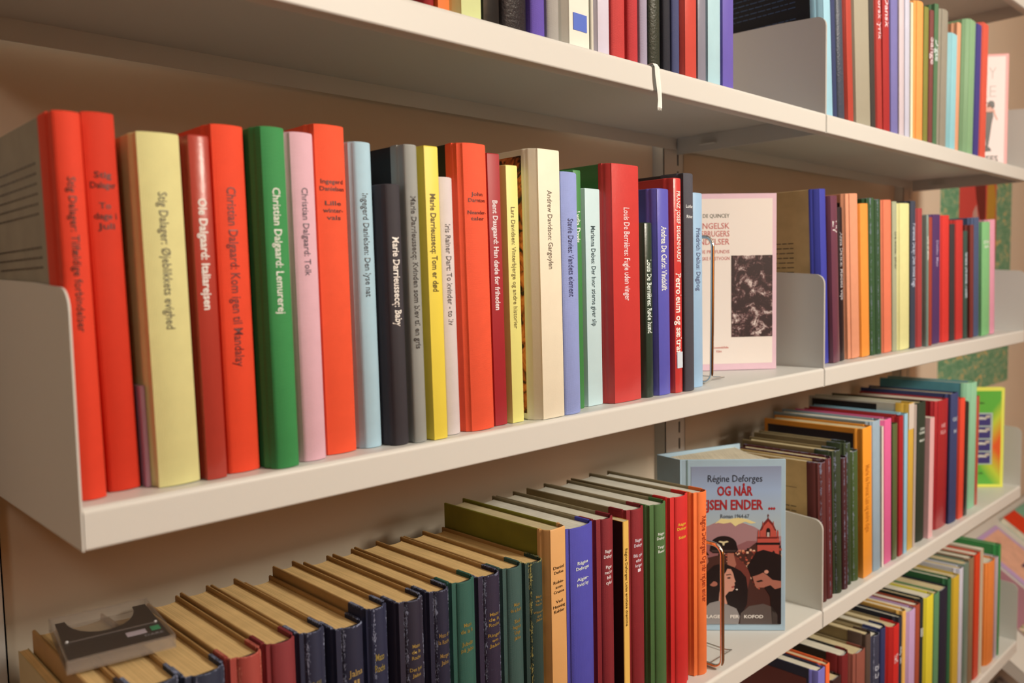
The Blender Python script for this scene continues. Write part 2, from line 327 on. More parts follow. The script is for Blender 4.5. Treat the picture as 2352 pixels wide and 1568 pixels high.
# ================================================================= BOOKS
ROWS = [
('T', 0, 'T1', 0.2583, 0.0145, 0.0043, 0.0001, 0.012, 0.215, 0.0, 'c', '150 30 30', '-', 'wine red', "wine red book at frame's top", '-'),
('T', 0, 'T2', 0.2741, 0.0163, 0.0002, 0.0049, 0.012, 0.215, 0.0, 'f', '238 120 50', '-', 'pumpkin', 'pumpkin orange book', '-'),
('T', 0, 'T3', 0.2918, 0.0284, 0.0081, 0.0008, 0.012, 0.215, 0.0, 'f', '212 212 140', '190 165 90', 'yellow-green', 'yellow-green book', '-'),
('T', 0, 'T4', 0.3216, 0.0197, 0.0011, 0.002, 0.012, 0.215, 0.0, 'g', '36 34 30', '-', 'black', 'black book, silver drop on spine', 'drop'),
('T', 0, 'T5', 0.3428, 0.0313, 0.0029, 0.0017, 0.012, 0.215, 0.0, 'w2', '46 40 38', '-', 'black leather', 'wide black leather book', '-'),
('T', 0, 'T6', 0.3755, 0.02, 0.0026, 0.001, 0.012, 0.215, 0.0, 'c', '104 80 158', '60 46 90', 'purple', 'purple cloth book', '-'),
('T', 0, 'T7', 0.3968, 0.0202, 0.0014, 0.0051, 0.012, 0.215, 0.0, 'c', '168 158 140', '-', 'taupe', 'taupe grey book', '-'),
('T', 0, 'T8', 0.4185, 0.0342, 0.0076, 0.0, 0.012, 0.215, 0.0, 'f', '238 228 196', '86 78 56', 'ivory', 'ivory book with blue square', 'square'),
('T', 0, 'T8b', 0.4541, 0.0039, 0.0, 0, 0.012, 0.215, 0.0, 'p', '196 184 156', '-', 'beige', 'very thin beige booklet', '-'),
('T', 0, 'T9', 0.4594, 0.0229, 0.0069, 0.0015, 0.012, 0.215, 0.0, 'g', '216 202 212', '180 165 165', 'pale lilac', 'pale lilac glossy book', '-'),
('T', 0, 'T10', 0.4837, 0.0235, 0.0022, 0.0018, 0.012, 0.215, 0.0, 'c', '196 62 56', '130 34 34', 'brick red', 'brick red cloth book', '-'),
('T', 0, 'T11', 0.5087, 0.0183, 0.0028, 0.0, 0.012, 0.215, 0.0, 'c', '190 54 54', '130 34 34', 'cherry red', 'cherry red cloth book', '-'),
('T', 0, 'T12', 0.5284, 0.0139, 0.0, 0.0014, 0.012, 0.215, 0.0, 'c', '164 150 158', '-', 'mauve grey', 'mauve grey book with white ribbon', '-'),
('T', 0, 'T13', 0.5437, 0.0209, 0.0021, 0.0015, 0.012, 0.215, 0.0, 'w2', '58 60 46', '-', 'speckled green', 'speckled dark green leathery book', '-'),
('T', 0, 'T14', 0.566, 0.0148, 0.0022, 0.0006, 0.012, 0.215, 0.0, 'c', '38 38 44', '-', 'black cloth', 'narrow black cloth book', '-'),
('T', 0, 'T15', 0.5822, 0.017, 0.001, 0.0038, 0.012, 0.215, 0.0, 'c', '70 74 104', '-', 'navy', 'navy blue book', '-'),
('T', 0, 'T16', 0.6006, 0.0261, 0.0057, 0.0004, 0.012, 0.215, 0.0, 'g', '206 78 62', '140 50 40', 'coral', 'coral red glossy book', '-'),
('T', 0, 'T17', 0.6281, 0.0169, 0.0006, 0.0014, 0.012, 0.215, 0.0, 'g', '138 132 134', '-', 'steel grey', 'steel grey glossy book', '-'),
('T', 0, 'T18', 0.6464, 0.0272, 0.0022, 0.0019, 0.012, 0.215, 0.0, 'g', '180 208 226', '-', 'pale blue', 'pale blue glossy book', '-'),
('T', 0, 'T19', 0.675, 0.0265, 0.0029, 0.003, 0.012, 0.215, 0.0, 'g', '112 96 164', '-', 'violet', 'violet laminated book, crinkled film', '-'),
('T', 1, 'T20', 0.9209, 0.0249, 0.006, 0.001, 0.012, 0.215, -0.0739, 'f', '160 200 222', '10 12 18', 'aqua blue', 'aqua book with large black cover', '-'),
('T', 1, 'T21', 0.9473, 0.0154, 0.0015, 0.0021, 0.012, 0.215, -0.0742, 'c', '54 62 92', '-', 'dark navy', 'dark navy book', '-'),
('T', 1, 'T22', 0.964, 0.024, 0.0031, 0.0033, 0.012, 0.215, -0.0733, 'w2', '74 78 84', '-', 'graphite', 'graphite leathery book', '-'),
('T', 1, 'T23', 0.9894, 0.0231, 0.0049, 0.0028, 0.012, 0.215, -0.0727, 'g', '188 74 58', '120 24 24', 'copper red', 'copper red glossy book', '-'),
('T', 1, 'T24', 1.0139, 0.051, 0.0043, 0.0013, 0.012, 0.215, -0.0715, 'f', '168 156 126', '-', 'khaki', 'wide khaki book', '-'),
('T', 1, 'T25', 1.0663, 0.0204, 0.0019, 0.0032, 0.012, 0.215, -0.0713, 'g', '70 66 58', '-', 'dark olive', 'dark olive shiny thin book', '-'),
('T', 1, 'T26', 1.0881, 0.0228, 0.0047, 0.0007, 0.012, 0.215, -0.0645, 'c', '178 56 46', '-', 'rust red', 'rust red book, white lettering', 'v;Norsk lyrik;.1;.4;235 200 190;.5'),
('T', 1, 'T27', 1.1124, 0.0253, 0.0011, 0.0014, 0.012, 0.215, -0.0524, 'c', '170 44 40', '-', 'deep red', 'deep red book, white lettering', 'v;Dansk;.1;.3;235 200 190;.5'),
('T', 1, 'T28', 1.139, 0.0282, 0.0021, 0.0008, 0.012, 0.215, -0.0389, 'c', '122 114 158', '-', 'lavender', 'lavender blue book', '-'),
('T', 1, 'T29', 1.1686, 0.0204, 0.0012, 0.0001, 0.012, 0.215, -0.0321, 'g', '216 196 186', '-', 'blush', 'blush white book', '-'),
('T', 1, 'T30', 1.1904, 0.0201, 0.0002, 0.0004, 0.012, 0.215, -0.0295, 'g', '206 200 208', '-', 'frost white', 'frost white glossy book', '-'),
('T', 1, 'T31', 1.212, 0.0072, 0.0, 0, 0.012, 0.2065, -0.0251, 'p', '232 220 176', '-', 'butter', 'thin butter yellow book', '-'),
('T', 1, 'T32', 1.2304, 0.0344, 0.009, 0.001, 0.012, 0.2157, -0.0172, 'c', '244 156 78', '-', 'orange', 'tall orange cloth book', '-'),
('T', 1, 'T33', 1.2662, 0.0207, 0.0015, 0.0018, 0.012, 0.2132, -0.0097, 'c', '132 128 56', '-', 'olive', 'olive green narrow book', '-'),
('T', 1, 'T34', 1.2883, 0.0188, 0.0027, 0.0002, 0.012, 0.2131, -0.0018, 'c', '124 66 58', '-', 'maroon', 'maroon book, white lettering', 'v;Sange;.2;.4;220 190 180;.7'),
('T', 1, 'T35', 1.3085, 0.0226, 0.0004, 0.0068, 0.012, 0.2272, 0.0054, 'c', '84 116 76', '-', 'pine green', 'pine green narrow book', 'v;Digte;.25;.4;200 210 190;.7'),
('T', 1, 'T36', 1.3325, 0.0411, 0.009, 0.0068, 0.012, 0.2256, 0.0121, 'c', '150 138 114', '-', 'mushroom', 'mushroom grey book', '-'),
('T', 1, 'T37', 1.3749, 0.0335, 0.009, 0.0003, 0.012, 0.195, 0.0174, 'f', '150 200 194', '-', 'turquoise', 'short turquoise book', '-'),
('T', 1, 'T38', 1.4099, 0.0252, 0.0005, 0.0076, 0.012, 0.218, 0.0212, 'c', '222 154 110', '30 40 45', 'apricot', 'apricot book, dark side picture', '-'),
('T', 1, 'T39', 1.4612, 0.0388, 0.009, 0.0034, 0.012, 0.2351, 0.0245, 'f', '140 174 122', '104 138 70', 'light green', 'broad light green book', '-'),
('T', 1, 'T40', 1.5014, 0.0309, 0.005, 0.0035, 0.012, 0.2349, 0.026, 'f', '72 66 124', '-', 'indigo', 'indigo blue narrow book', '-'),
('T', 1, 'T41', 1.5337, 0.0365, 0.0052, 0.003, 0.012, 0.2432, 0.026, 'f', '222 92 68', '-', 'warm red', 'warm red book by face-out cover', '-'),
('M', 0, 'M1', 0.0042, 0.0166, 0.0006, 0.0, 0.0149, 0.2197, -0.014, 'c', '226 62 34', '98 84 62', 'orange-red', 'thick orange-red book, grey side board', 'v;Stig Dalager: Tilfældige forbindelser;.165;.56;30 20 10;.30'),
('M', 0, 'M2', 0.0233, 0.0198, 0.0, 0.0, 0.024, 0.2228, -0.0191, 'c', '210 52 26', '-', 'dull red', 'thick dull red book, stacked lettering', 'h;Stig|Dalager||To|dage i|Juli;.15;.31;60 20 15;.8'),
('M', 0, 'M2b', 0.0445, 0.003, 0.0, 0.0, 0.022, 0.062, -0.0179, 'p', '176 130 140', '-', 'mauve', 'low slim mauve booklet', '-'),
('M', 0, 'M3', 0.048, 0.0271, 0.0, 0.0009, 0.012, 0.2127, -0.0152, 'c', '222 208 134', '215 150 80', 'pale yellow', 'thick pale yellow book', 'v;Stig Dalager: Øjeblikkets evighed;.165;.55;90 85 60;.22'),
('M', 0, 'M4', 0.0765, 0.015, 0.0014, 0.0015, 0.0095, 0.2134, -0.0119, 'g', '176 58 42', '120 36 28', 'brick red', 'brick red laminated book, white title', 'v;Ole Dalgaard: Italiarejsen;.18;.50;235 225 210;.42'),
('M', 0, 'M5', 0.0929, 0.025, 0.0023, 0.0024, 0.0151, 0.2228, -0.0098, 'c', '238 72 38', '-', 'vermilion', 'wide vermilion cloth book, dark title', 'v;Christian Dalgaard: Kom igen til Mandalay;.175;.69;90 20 20;.30'),
('M', 0, 'M6', 0.1193, 0.0219, 0.0036, 0.0029, 0.004, 0.2229, -0.0086, 'c', '60 140 72', '50 60 26', 'green', 'bright green cloth book, white title', 'v;Christian Dalgaard: Lemurerej;.175;.54;235 240 225;.34'),
('M', 0, 'M7', 0.1426, 0.0224, 0.0044, 0.002, 0.0101, 0.2228, -0.0086, 'c', '226 174 172', '-', 'pink', 'pink cloth book, dark title', 'v;Christian Dalgaard: Tolk;.165;.43;70 60 70;.28'),
('M', 0, 'M8', 0.1664, 0.0289, 0.003, 0.0031, 0.0167, 0.2317, -0.0088, 'c', '242 84 46', '-', 'coral red', 'coral red book with stacked lettering', 'h;Ingegerd|Danielsen||Lille|winter-|vals;.16;.29;70 20 15;.82'),
('M', 0, 'M9', 0.1968, 0.02, 0.0047, 0.0022, 0.0168, 0.2227, -0.0092, 'c', '176 202 206', '150 150 150', 'light blue', 'light blue cloth book', 'v;Ingegerd Danielsen: Den lyse nat;.165;.50;50 55 60;.36'),
('M', 0, 'M10', 0.2184, 0.0165, 0.0032, 0.0003, 0.0083, 0.1933, -0.0102, 'c', '62 56 56', '30 28 28', 'black', 'low black book, white title', 'v;Marie Darrieussecq: Baby;.20;.54;240 235 225;.46'),
('M', 0, 'M11', 0.2365, 0.0138, 0.0004, 0.0017, 0.0057, 0.223, -0.0113, 'c', '156 152 136', '150 150 135', 'grey', 'tall grey book, black cover picture', 'v;Marie Darrieussecq: Kvinden som blev til en gris;.17;.68;50 45 40;.42'),
('M', 0, 'M12', 0.2519, 0.0169, 0.0025, 0.0022, 0.004, 0.2232, -0.0126, 'f', '240 210 70', '205 160 30', 'bright yellow', 'bright yellow cloth book', 'v;Marie Darrieussecq: Tom er død;.16;.49;90 70 20;.42'),
('M', 0, 'M13', 0.2703, 0.0201, 0.0033, 0.004, 0.0107, 0.2022, -0.0133, 'c', '218 200 184', '-', 'off-white', 'low off-white book, grey title', 'v;Iris Rainer Dart: To kvinder - to liv;.18;.57;80 70 65;.38'),
('M', 0, 'M14', 0.2921, 0.0307, 0.0059, 0.0018, 0.0077, 0.2303, -0.0144, 'c', '248 88 52', '20 18 18', 'scarlet', 'scarlet book with black side picture', 'h;John|Darnton||Neander-|taler;.165;.27;90 25 15;.8'),
('M', 0, 'M15', 0.3242, 0.0175, 0.0027, 0.0022, 0.0129, 0.2255, -0.0144, 'f', '166 36 40', '-', 'crimson', 'narrow crimson book, white title', 'v;Bent Daugaard: Han døde for friheden;.17;.57;235 215 205;.42'),
('M', 0, 'M16', 0.3431, 0.021, 0.0033, 0.006, 0.0121, 0.2174, -0.0122, 'f', '232 218 120', '225 180 80', 'lemon', 'lemon yellow book, faint title', 'v;Lars Davidsen: Vinterbjerge og andre historier;.16;.63;120 100 50;.36'),
('M', 0, 'M17', 0.3675, 0.0354, 0.009, 0.0, 0.004, 0.2328, -0.0086, 'f', '244 222 182', '215 175 110', 'cream', 'large cream book, orange picture side', 'v;Andrew Davidson: Gargoylen;.15;.44;110 95 75;.22'),
('M', 0, 'M18', 0.4043, 0.027, 0.0, 0.0067, 0.0047, 0.216, -0.0064, 'c', '150 158 196', '-', 'periwinkle', 'periwinkle blue book, dark title', 'v;Stevie Davies: Vandets element;.19;.51;50 50 90;.36'),
('M', 0, 'M19', 0.4333, 0.0174, 0.0052, 0.0033, 0.0204, 0.2215, -0.0064, 'f', '62 128 60', '-', 'leaf green', 'very thin leaf green book', 'v;Lydia Davis;.17;.30;225 230 210;.7'),
('M', 0, 'M20', 0.4523, 0.0286, 0.005, 0.0038, 0.0227, 0.2062, -0.0072, 'f', '196 214 204', '130 150 145', 'mint', 'mint cloth book, small dark title', 'v;Marianna Debes: Der hvor stierne giver slip;.17;.63;50 70 70;.30'),
('M', 0, 'M21', 0.4824, 0.0496, 0.0057, 0.0041, 0.0143, 0.2311, -0.008, 'g', '206 62 54', '120 30 30', 'glossy red', 'large glossy red book, green side', 'v;Louis De Bernières: Fugle uden vinger;.18;.57;240 215 200;.22'),
('M', 0, 'M22', 0.5335, 0.0195, 0.0058, 0.0036, 0.0147, 0.1766, -0.0088, 'g', '48 62 46', '22 30 22', 'dark green', 'low dark green book, white title', 'v;Louis De Bernières: Røde hund;.21;.63;220 225 210;.62'),
('M', 0, 'M23', 0.5544, 0.0259, 0.0055, 0.0026, 0.0139, 0.2117, -0.0088, 'g', '96 92 168', '50 46 84', 'violet blue', 'violet blue laminated book, white title', 'v;Andrea De Carlo: Vindskift;.18;.49;230 225 235;.48'),
('M', 0, 'M24', 0.5817, 0.0169, 0.0038, 0.0, 0.0121, 0.224, -0.0075, 'g', '208 62 54', '130 22 22', 'ruby red', 'ruby red book, bold white title', 'v;FRANZ JOSEF DEGENHARDT;.06;.39;240 225 210;.5;v2;Petroleum og sæltran;.44;.82;245 240 225;.72'),
('M', 0, 'M25', 0.6, 0.0245, 0.0, 0.0073, 0.0103, 0.23, -0.0048, 'c', '76 72 74', '30 26 26', 'charcoal', 'charcoal black round-spined book', 'h;Lothar||Riter;.14;.21;220 215 200;.7'),
('M', 0, 'M26', 0.6263, 0.0263, 0.0079, 0.003, 0.0212, 0.2126, -0.0035, 'g', '160 188 218', '-', 'sky blue', 'sky blue thin book beside wire bookend', 'v;Friedrich Delius: Dagbog;.18;.50;90 100 120;.45'),
('M', 1, 'M28', 0.9322, 0.0243, 0.006, 0.0028, 0.0197, 0.2347, -0.0602, 'f', '62 66 150', '150 118 72', 'royal blue', 'tan-sided book with royal blue spine', '-'),
('M', 1, 'M29', 0.9579, 0.0278, 0.0042, 0.0055, 0.0154, 0.2269, -0.0597, 'g', '110 62 72', '60 20 22', 'plum', 'plum brown book with white marks', 'v;LIV;.15;.22;230 220 215;.6'),
('M', 1, 'M30', 0.9871, 0.0262, 0.0079, 0.0079, 0.02, 0.2132, -0.0589, 'g', '44 34 34', '30 22 22', 'jet black', 'jet black thin low book', 'v;Anna Delisle: Mødets veje;.16;.60;170 160 150;.6'),
('M', 1, 'M31', 1.0249, 0.0351, 0.009, 0.0026, 0.02, 0.2342, -0.0585, 'c', '226 148 106', '24 18 18', 'salmon', 'salmon book, black picture side', '-'),
('M', 1, 'M32', 1.0614, 0.0315, 0.0039, 0.0023, 0.0194, 0.222, -0.0564, 'c', '246 148 58', '235 120 40', 'bright orange', 'bright orange book', '-'),
('M', 1, 'M33', 1.0943, 0.0212, 0.0035, 0.0012, 0.02, 0.2318, -0.0543, 'w', '54 84 46', '-', 'bottle green', 'bottle green worn book', '-'),
('M', 1, 'M34', 1.1169, 0.0231, 0.0018, 0.0035, 0.02, 0.2311, -0.0488, 'w', '50 78 44', '-', 'moss green', 'moss green worn book', '-'),
('M', 1, 'M35', 1.1414, 0.0334, 0.0053, 0.0004, 0.02, 0.2316, -0.0441, 'c', '232 122 84', '-', 'peach orange', 'peach orange cloth book', '-'),
('M', 1, 'M36', 1.1762, 0.0212, 0.0005, 0.0042, 0.0198, 0.2309, -0.0387, 'c', '170 168 128', '-', 'sage', 'narrow sage grey book', 'v;Deledda: Efter;.2;.45;90 90 70;.4'),
('M', 1, 'M37', 1.1988, 0.0437, 0.0062, 0.0003, 0.0191, 0.2296, -0.0366, 'c', '226 214 140', '-', 'straw yellow', 'wide straw yellow cloth book', '-'),
('M', 1, 'M38', 1.2439, 0.0238, 0.0004, 0.0036, 0.018, 0.2352, -0.0353, 'c', '60 64 74', '-', 'slate navy', 'slate navy book, tall white title', 'v;Florence Delay: Den hvide flugt;.15;.58;190 195 200;.5'),
('M', 1, 'M39', 1.2691, 0.0242, 0.0054, 0.0, 0.0179, 0.225, -0.0348, 'c', '168 62 58', '-', 'dark red', 'dark red cloth book', '-'),
('M', 1, 'M40', 1.2947, 0.0093, 0.0, 0.002, 0.0123, 0.215, -0.0345, 'g', '120 138 120', '-', 'grey green', 'thin grey green book, white letters', 'v;Delblanc;.16;.34;230 235 225;.7'),
('M', 1, 'M41', 1.3054, 0.0231, 0.003, 0.0069, 0.0131, 0.2118, -0.0347, 'c', '160 62 44', '-', 'rust', 'very thin rust brown book', '-'),
('M', 1, 'M42', 1.3378, 0.0457, 0.009, 0.004, 0.02, 0.2181, -0.0369, 'c', '82 50 90', '-', 'aubergine', 'aubergine purple book', 'v;Delillo: Mao;.2;.4;180 160 180;.3'),
('M', 1, 'M43', 1.3857, 0.0401, 0.006, 0.001, 0.02, 0.2185, -0.041, 'c', '214 54 44', '-', 'signal red', 'signal red cloth book', '-'),
('M', 1, 'M44', 1.4281, 0.0282, 0.0016, 0.0026, 0.02, 0.2052, -0.0449, 'c', '60 52 50', '-', 'soot black', 'soot black low book', '-'),
('M', 1, 'M45', 1.458, 0.0396, 0.0039, 0.0024, 0.02, 0.2133, -0.0467, 'c', '196 52 44', '-', 'tomato red', 'tomato red book beside soot black', '-'),
('M', 1, 'M46', 1.499, 0.0216, 0.0037, 0.0, 0.02, 0.1953, -0.047, 'c', '58 78 64', '-', 'forest green', 'shortest forest green book, white lettering', 'v;Grazia Deledda: Asken;.2;.62;200 205 200;.55'),
('M', 1, 'M47', 1.5221, 0.0227, 0.0, 0.0055, 0.0159, 0.2067, -0.0473, 'c', '120 50 42', '-', 'chestnut', 'chestnut brown book', '-'),
('M', 1, 'M48', 1.5463, 0.0358, 0.0083, 0.0004, 0.019, 0.221, -0.0481, 'c', '76 86 108', '-', 'steel blue', 'steel blue book', '-'),
('M', 1, 'M49', 1.5838, 0.0488, 0.0005, 0.0038, 0.0146, 0.2138, -0.0494, 'c', '130 184 116', '84 116 62', 'apple green', 'apple green book, small white marks', 'h;DEL|IA;.16;.24;230 235 220;.7'),
('M', 1, 'M50', 1.6342, 0.0354, 0.0057, 0.003, 0.0165, 0.2203, -0.0504, 'c', '222 148 156', '-', 'rose pink', "rose pink thin book at row's end", '-'),
('L', 0, 'L1', 0.0018, 0.0065, 0, 0.0, 0.02, 0.191, 0.0, 'z', '190 165 110', '-', 'oatmeal', 'oatmeal-coloured book against the shelf end', '-'),
('L', 0, 'L4', 0.0097, 0.0173, 0.0, 0.0, 0.014, 0.2055, 0.0, 'c', '60 50 50', '-', 'brown', 'brown book under clear case', '-'),
('L', 0, 'L5', 0.0284, 0.0291, 0.0001, 0.0046, 0.014, 0.204, 0.0, 'w', '56 60 72', '-', 'ink blue', 'ink blue book under clear case', '-'),
('L', 0, 'L6', 0.059, 0.0285, 0.0068, 0.0056, 0.014, 0.2002, 0.0, 'w', '54 60 76', '-', 'scuffed navy', 'scuffed navy book by clear case', '-'),
('L', 0, 'L7', 0.0888, 0.0245, 0.0074, 0.0034, 0.014, 0.202, 0.0, 'wr', '156 62 50', '-', 'faded red', 'faded red worn book', '-'),
('L', 0, 'L8', 0.1147, 0.0236, 0.0051, 0.0039, 0.014, 0.2034, 0.0, 'c', '128 46 46', '60 18 18', 'oxblood', 'smooth oxblood book', '-'),
('L', 0, 'L9', 0.1397, 0.0223, 0.0058, 0.006, 0.014, 0.2029, 0.0, 'w', '50 52 74', '-', 'chipped navy', 'navy book with chipped edges', 'h;XII;.17;.22;160 150 100;.6'),
('L', 0, 'L10', 0.1686, 0.0251, 0.0075, 0.0026, 0.014, 0.197, 0.0, 'w', '44 44 66', '-', 'midnight blue', 'midnight blue worn book', 'h;Jalna|I;.16;.24;200 170 100;.7'),
('L', 0, 'L11', 0.1951, 0.0209, 0.0039, 0.006, 0.014, 0.2042, 0.0, 'w', '48 50 76', '-', 'blue-black', 'blue-black worn book', 'h;Mazo|Roche;.165;.25;190 170 90;.7'),
('L', 0, 'L12', 0.2246, 0.0259, 0.0078, 0.006, 0.014, 0.2004, 0.0, 'w', '52 44 60', '-', 'dark navy', 'dark navy book with white cardboard strip', 'h;Mazo|de la|Roche||Det lyse|Jalna;.17;.31;200 170 90;.8'),
('L', 0, 'L13', 0.2545, 0.0221, 0.0066, 0.0042, 0.014, 0.2004, 0.0, 'w', '44 42 64', '-', 'frayed navy', 'frayed navy book, gold lettering', 'h;Mazo de|la Roche||Morgen|Jalna;.17;.31;180 150 90;.8'),
('L', 0, 'L14', 0.2779, 0.0267, 0.0062, 0.006, 0.014, 0.2012, 0.0, 'c', '46 86 70', '16 34 24', 'emerald', 'dark emerald book, gold lettering', 'h;Mazo|de la R.||Jubelår|på Jalna;.17;.30;180 160 80;.8'),
('L', 0, 'L15', 0.3063, 0.0269, 0.0081, 0.0041, 0.014, 0.1987, 0.0, 'w', '56 44 66', '20 16 28', 'purple-black', 'purple-black book, gold lettering', 'h;Mazo|de la|Roche||Ringen|om|Jalna;.16;.32;200 165 80;.8'),
('L', 0, 'L16', 0.3346, 0.0258, 0.0061, 0.0056, 0.014, 0.1984, 0.0, 'c', '58 82 72', '24 44 30', 'sea green', 'sea green book, gold lettering', 'h;Mazo|de la Roche||Skal|begynde|Unge|Jalna;.155;.33;190 160 80;.8'),
('L', 0, 'L17', 0.3618, 0.0239, 0.0072, 0.0034, 0.014, 0.1966, 0.0, 'wg', '52 76 66', '-', 'worn green', 'worn dark green book', 'h;Mazo|de la|Roche||Whiteoaks|på|Jalna;.155;.28;180 150 80;.8'),
('L', 0, 'L18', 0.3871, 0.0271, 0.0052, 0.0036, 0.014, 0.2209, 0.0, 'f', '216 158 92', '104 96 26', 'tan', 'tan book, olive green side', 'h;Daniel|Defoe||Robin-|son|Crusoe||Ved|Henning|Kehler;.155;.36;60 40 20;.8'),
('L', 0, 'L19', 0.4156, 0.0404, 0.0054, 0.007, 0.014, 0.2151, 0.0, 'c', '78 74 156', '50 46 120', 'cobalt blue', 'thick cobalt blue book', 'h;Régine|Deforges||Algier-|hvid by;.15;.27;225 225 235;.6'),
('L', 0, 'L20', 0.459, 0.0281, 0.0084, 0.0074, 0.014, 0.2142, 0.0, 'c', '130 36 40', '110 28 30', 'burgundy', 'burgundy book, white lettering', 'h;Régine|Deforges||Pigen|med den|blå|cykel;.14;.31;235 215 215;.8'),
('L', 0, 'L21', 0.4957, 0.0089, 0, 0, 0.014, 0.2059, 0.0, 'p', '228 178 84', '14 10 10', 'amber', 'slim amber paperback, black side', 'v;Régine Deforges: Lolas erotiske drømme;.135;.52;110 80 30;.5'),
('L', 0, 'L22', 0.5059, 0.0305, 0.0077, 0.008, 0.014, 0.2139, 0.0, 'c', '134 34 38', '90 24 24', 'wine red', 'wine red book, white lettering', 'h;Régine|Deforges||Blå cykel|efter|krigen|1;.14;.31;225 205 205;.8'),
('L', 0, 'L23', 0.5443, 0.031, 0.009, 0.0084, 0.014, 0.2109, 0.0, 'c', '74 104 54', '20 50 28', 'fern green', 'fern green book, white lettering', 'h;Régine|Deforges||Tango i|Buenos;.14;.25;225 225 215;.8'),
('L', 0, 'L24', 0.5804, 0.0356, 0.009, 0.0089, 0.014, 0.2118, 0.0, 'c', '206 40 36', '110 14 14', 'poppy red', 'poppy red book, yellow lettering', 'h;Régine|Deforges||Sidste;.135;.225;240 190 60;.8'),
('L', 0, 'L25', 0.6247, 0.0257, 0.0077, 0.003, 0.014, 0.2087, 0.0, 'c', '236 116 54', '205 80 30', 'orange', 'orange cloth book beside wire bookend', 'v;Régine Deforges: Og når rejsen ender;.13;.60;150 50 20;.45'),
('L', 1, 'R1', 0.9202, 0.0177, 0.0053, 0.0, 0.01, 0.1949, -0.0418, 'w', '118 52 46', '176 138 84', 'maroon', 'maroon thin book, tan card side', '-'),
('L', 1, 'R2', 0.9393, 0.0219, 0.0, 0.0066, 0.01, 0.1973, -0.0416, 'w', '122 46 44', '60 22 20', 'russet', 'russet thin worn book', '-'),
('L', 1, 'R3', 0.9626, 0.0231, 0.0069, 0.0016, 0.01, 0.2041, -0.0405, 'w', '66 78 46', '30 40 26', 'dark green', 'dark green thin worn book', '-'),
('L', 1, 'R4', 0.9871, 0.0179, 0.0024, 0.0034, 0.01, 0.1907, -0.0379, 'w', '92 40 42', '-', 'garnet', 'low garnet red thin book', '-'),
('L', 1, 'R5', 1.0065, 0.0172, 0.0052, 0.0033, 0.0136, 0.2079, -0.0355, 'w', '74 86 50', '30 44 30', 'laurel green', 'laurel green thin book', '-'),
('L', 1, 'R6', 1.0251, 0.0242, 0.0049, 0.0, 0.0139, 0.1924, -0.0338, 'w', '86 108 50', '50 66 30', 'grass green', 'short grass green book', '-'),
('L', 1, 'R7', 1.0507, 0.0339, 0.0, 0.003, 0.0101, 0.2231, -0.0338, 'f', '244 152 46', '210 96 24', 'marigold', 'marigold book, dark picture side', 'v;Marie de France: Lais og andre digte;.25;.7;190 110 30;.45'),
('L', 1, 'R8', 1.086, 0.0306, 0.0044, 0.0002, 0.01, 0.2285, -0.033, 'c', '152 168 170', '140 152 152', 'blue-grey', 'blue-grey cloth book', '-'),
('L', 1, 'R8b', 1.118, 0.0058, 0.0, 0, 0.01, 0.2173, -0.0308, 'p', '226 206 180', '-', 'pale cream', 'very thin pale cream booklet', '-'),
('L', 1, 'R9', 1.1252, 0.0321, 0.0082, 0.0008, 0.0117, 0.2247, -0.0276, 'f', '226 100 140', '200 80 110', 'hot pink', 'hot pink book', '-'),
('L', 1, 'R10', 1.1586, 0.0203, 0.0012, 0.0015, 0.01, 0.2146, -0.0246, 'g', '92 100 58', '50 50 40', 'olive', 'olive thin book', '-'),
('L', 1, 'R11', 1.1803, 0.0188, 0.0023, 0.0012, 0.01, 0.2236, -0.0205, 'f', '170 34 38', '130 16 20', 'carmine', 'carmine red thin book', '-'),
('L', 1, 'R12', 1.2005, 0.016, 0.0018, 0.0023, 0.01, 0.2249, -0.0127, 'f', '150 192 214', '120 160 190', 'baby blue', 'baby blue thin book', '-'),
('L', 1, 'R13', 1.218, 0.0251, 0.0034, 0.0001, 0.0117, 0.2389, -0.0055, 'f', '212 166 60', '200 196 170', 'ochre', 'ochre book with white spine head', 'label'),
('L', 1, 'R14', 1.2445, 0.0087, 0.0, 0, 0.012, 0.2338, 0.0017, 'p', '180 160 140', '-', 'greige', 'very thin greige book', '-'),
('L', 1, 'R15', 1.263, 0.0428, 0.009, 0.0, 0.0151, 0.2335, 0.0071, 'c', '46 54 38', '24 26 18', 'black-green', 'thick black-green book, white lettering', 'h;DEN|GAMLE||MAND;.18;.29;225 230 215;.7'),
('L', 1, 'R16', 1.3071, 0.0184, 0.0, 0, 0.01, 0.2042, 0.0102, 'p', '226 172 160', '-', 'shell pink', 'shell pink paperback', '-'),
('L', 1, 'R17', 1.3574, 0.0555, 0.009, 0.0, 0.0167, 0.2256, 0.0109, 'g', '170 42 44', '90 20 22', 'claret', 'wide claret book', 'h;HE|KLA;.18;.28;230 170 160;.5'),
('L', 1, 'R18', 1.4146, 0.0392, 0.0, 0.0019, 0.0121, 0.2325, 0.0096, 'c', '60 66 100', '44 46 84', 'denim', 'denim blue book, white lettering', 'h;OLE||H;.18;.32;200 205 215;.6'),
('L', 1, 'R19', 1.4552, 0.0274, 0.0028, 0.0003, 0.0112, 0.2192, 0.0107, 'f', '232 76 50', '150 40 40', 'flame red', 'flame red book', '-'),
('L', 1, 'R20', 1.484, 0.0255, 0.0004, 0.0077, 0.0105, 0.2095, 0.0112, 'g', '40 46 40', '-', 'black', 'very thin black book', '-'),
('L', 1, 'R21', 1.5326, 0.0414, 0.009, 0.0, 0.02, 0.2387, 0.0112, 'f', '150 200 152', '90 150 150', 'seafoam', 'tall seafoam green book', '-'),
('L', 1, 'R22', 1.5754, 0.0202, 0.0, 0.003, 0.02, 0.2097, 0.011, 'g', '186 84 64', '-', 'terracotta', 'thin terracotta book by face-out cover', '-'),
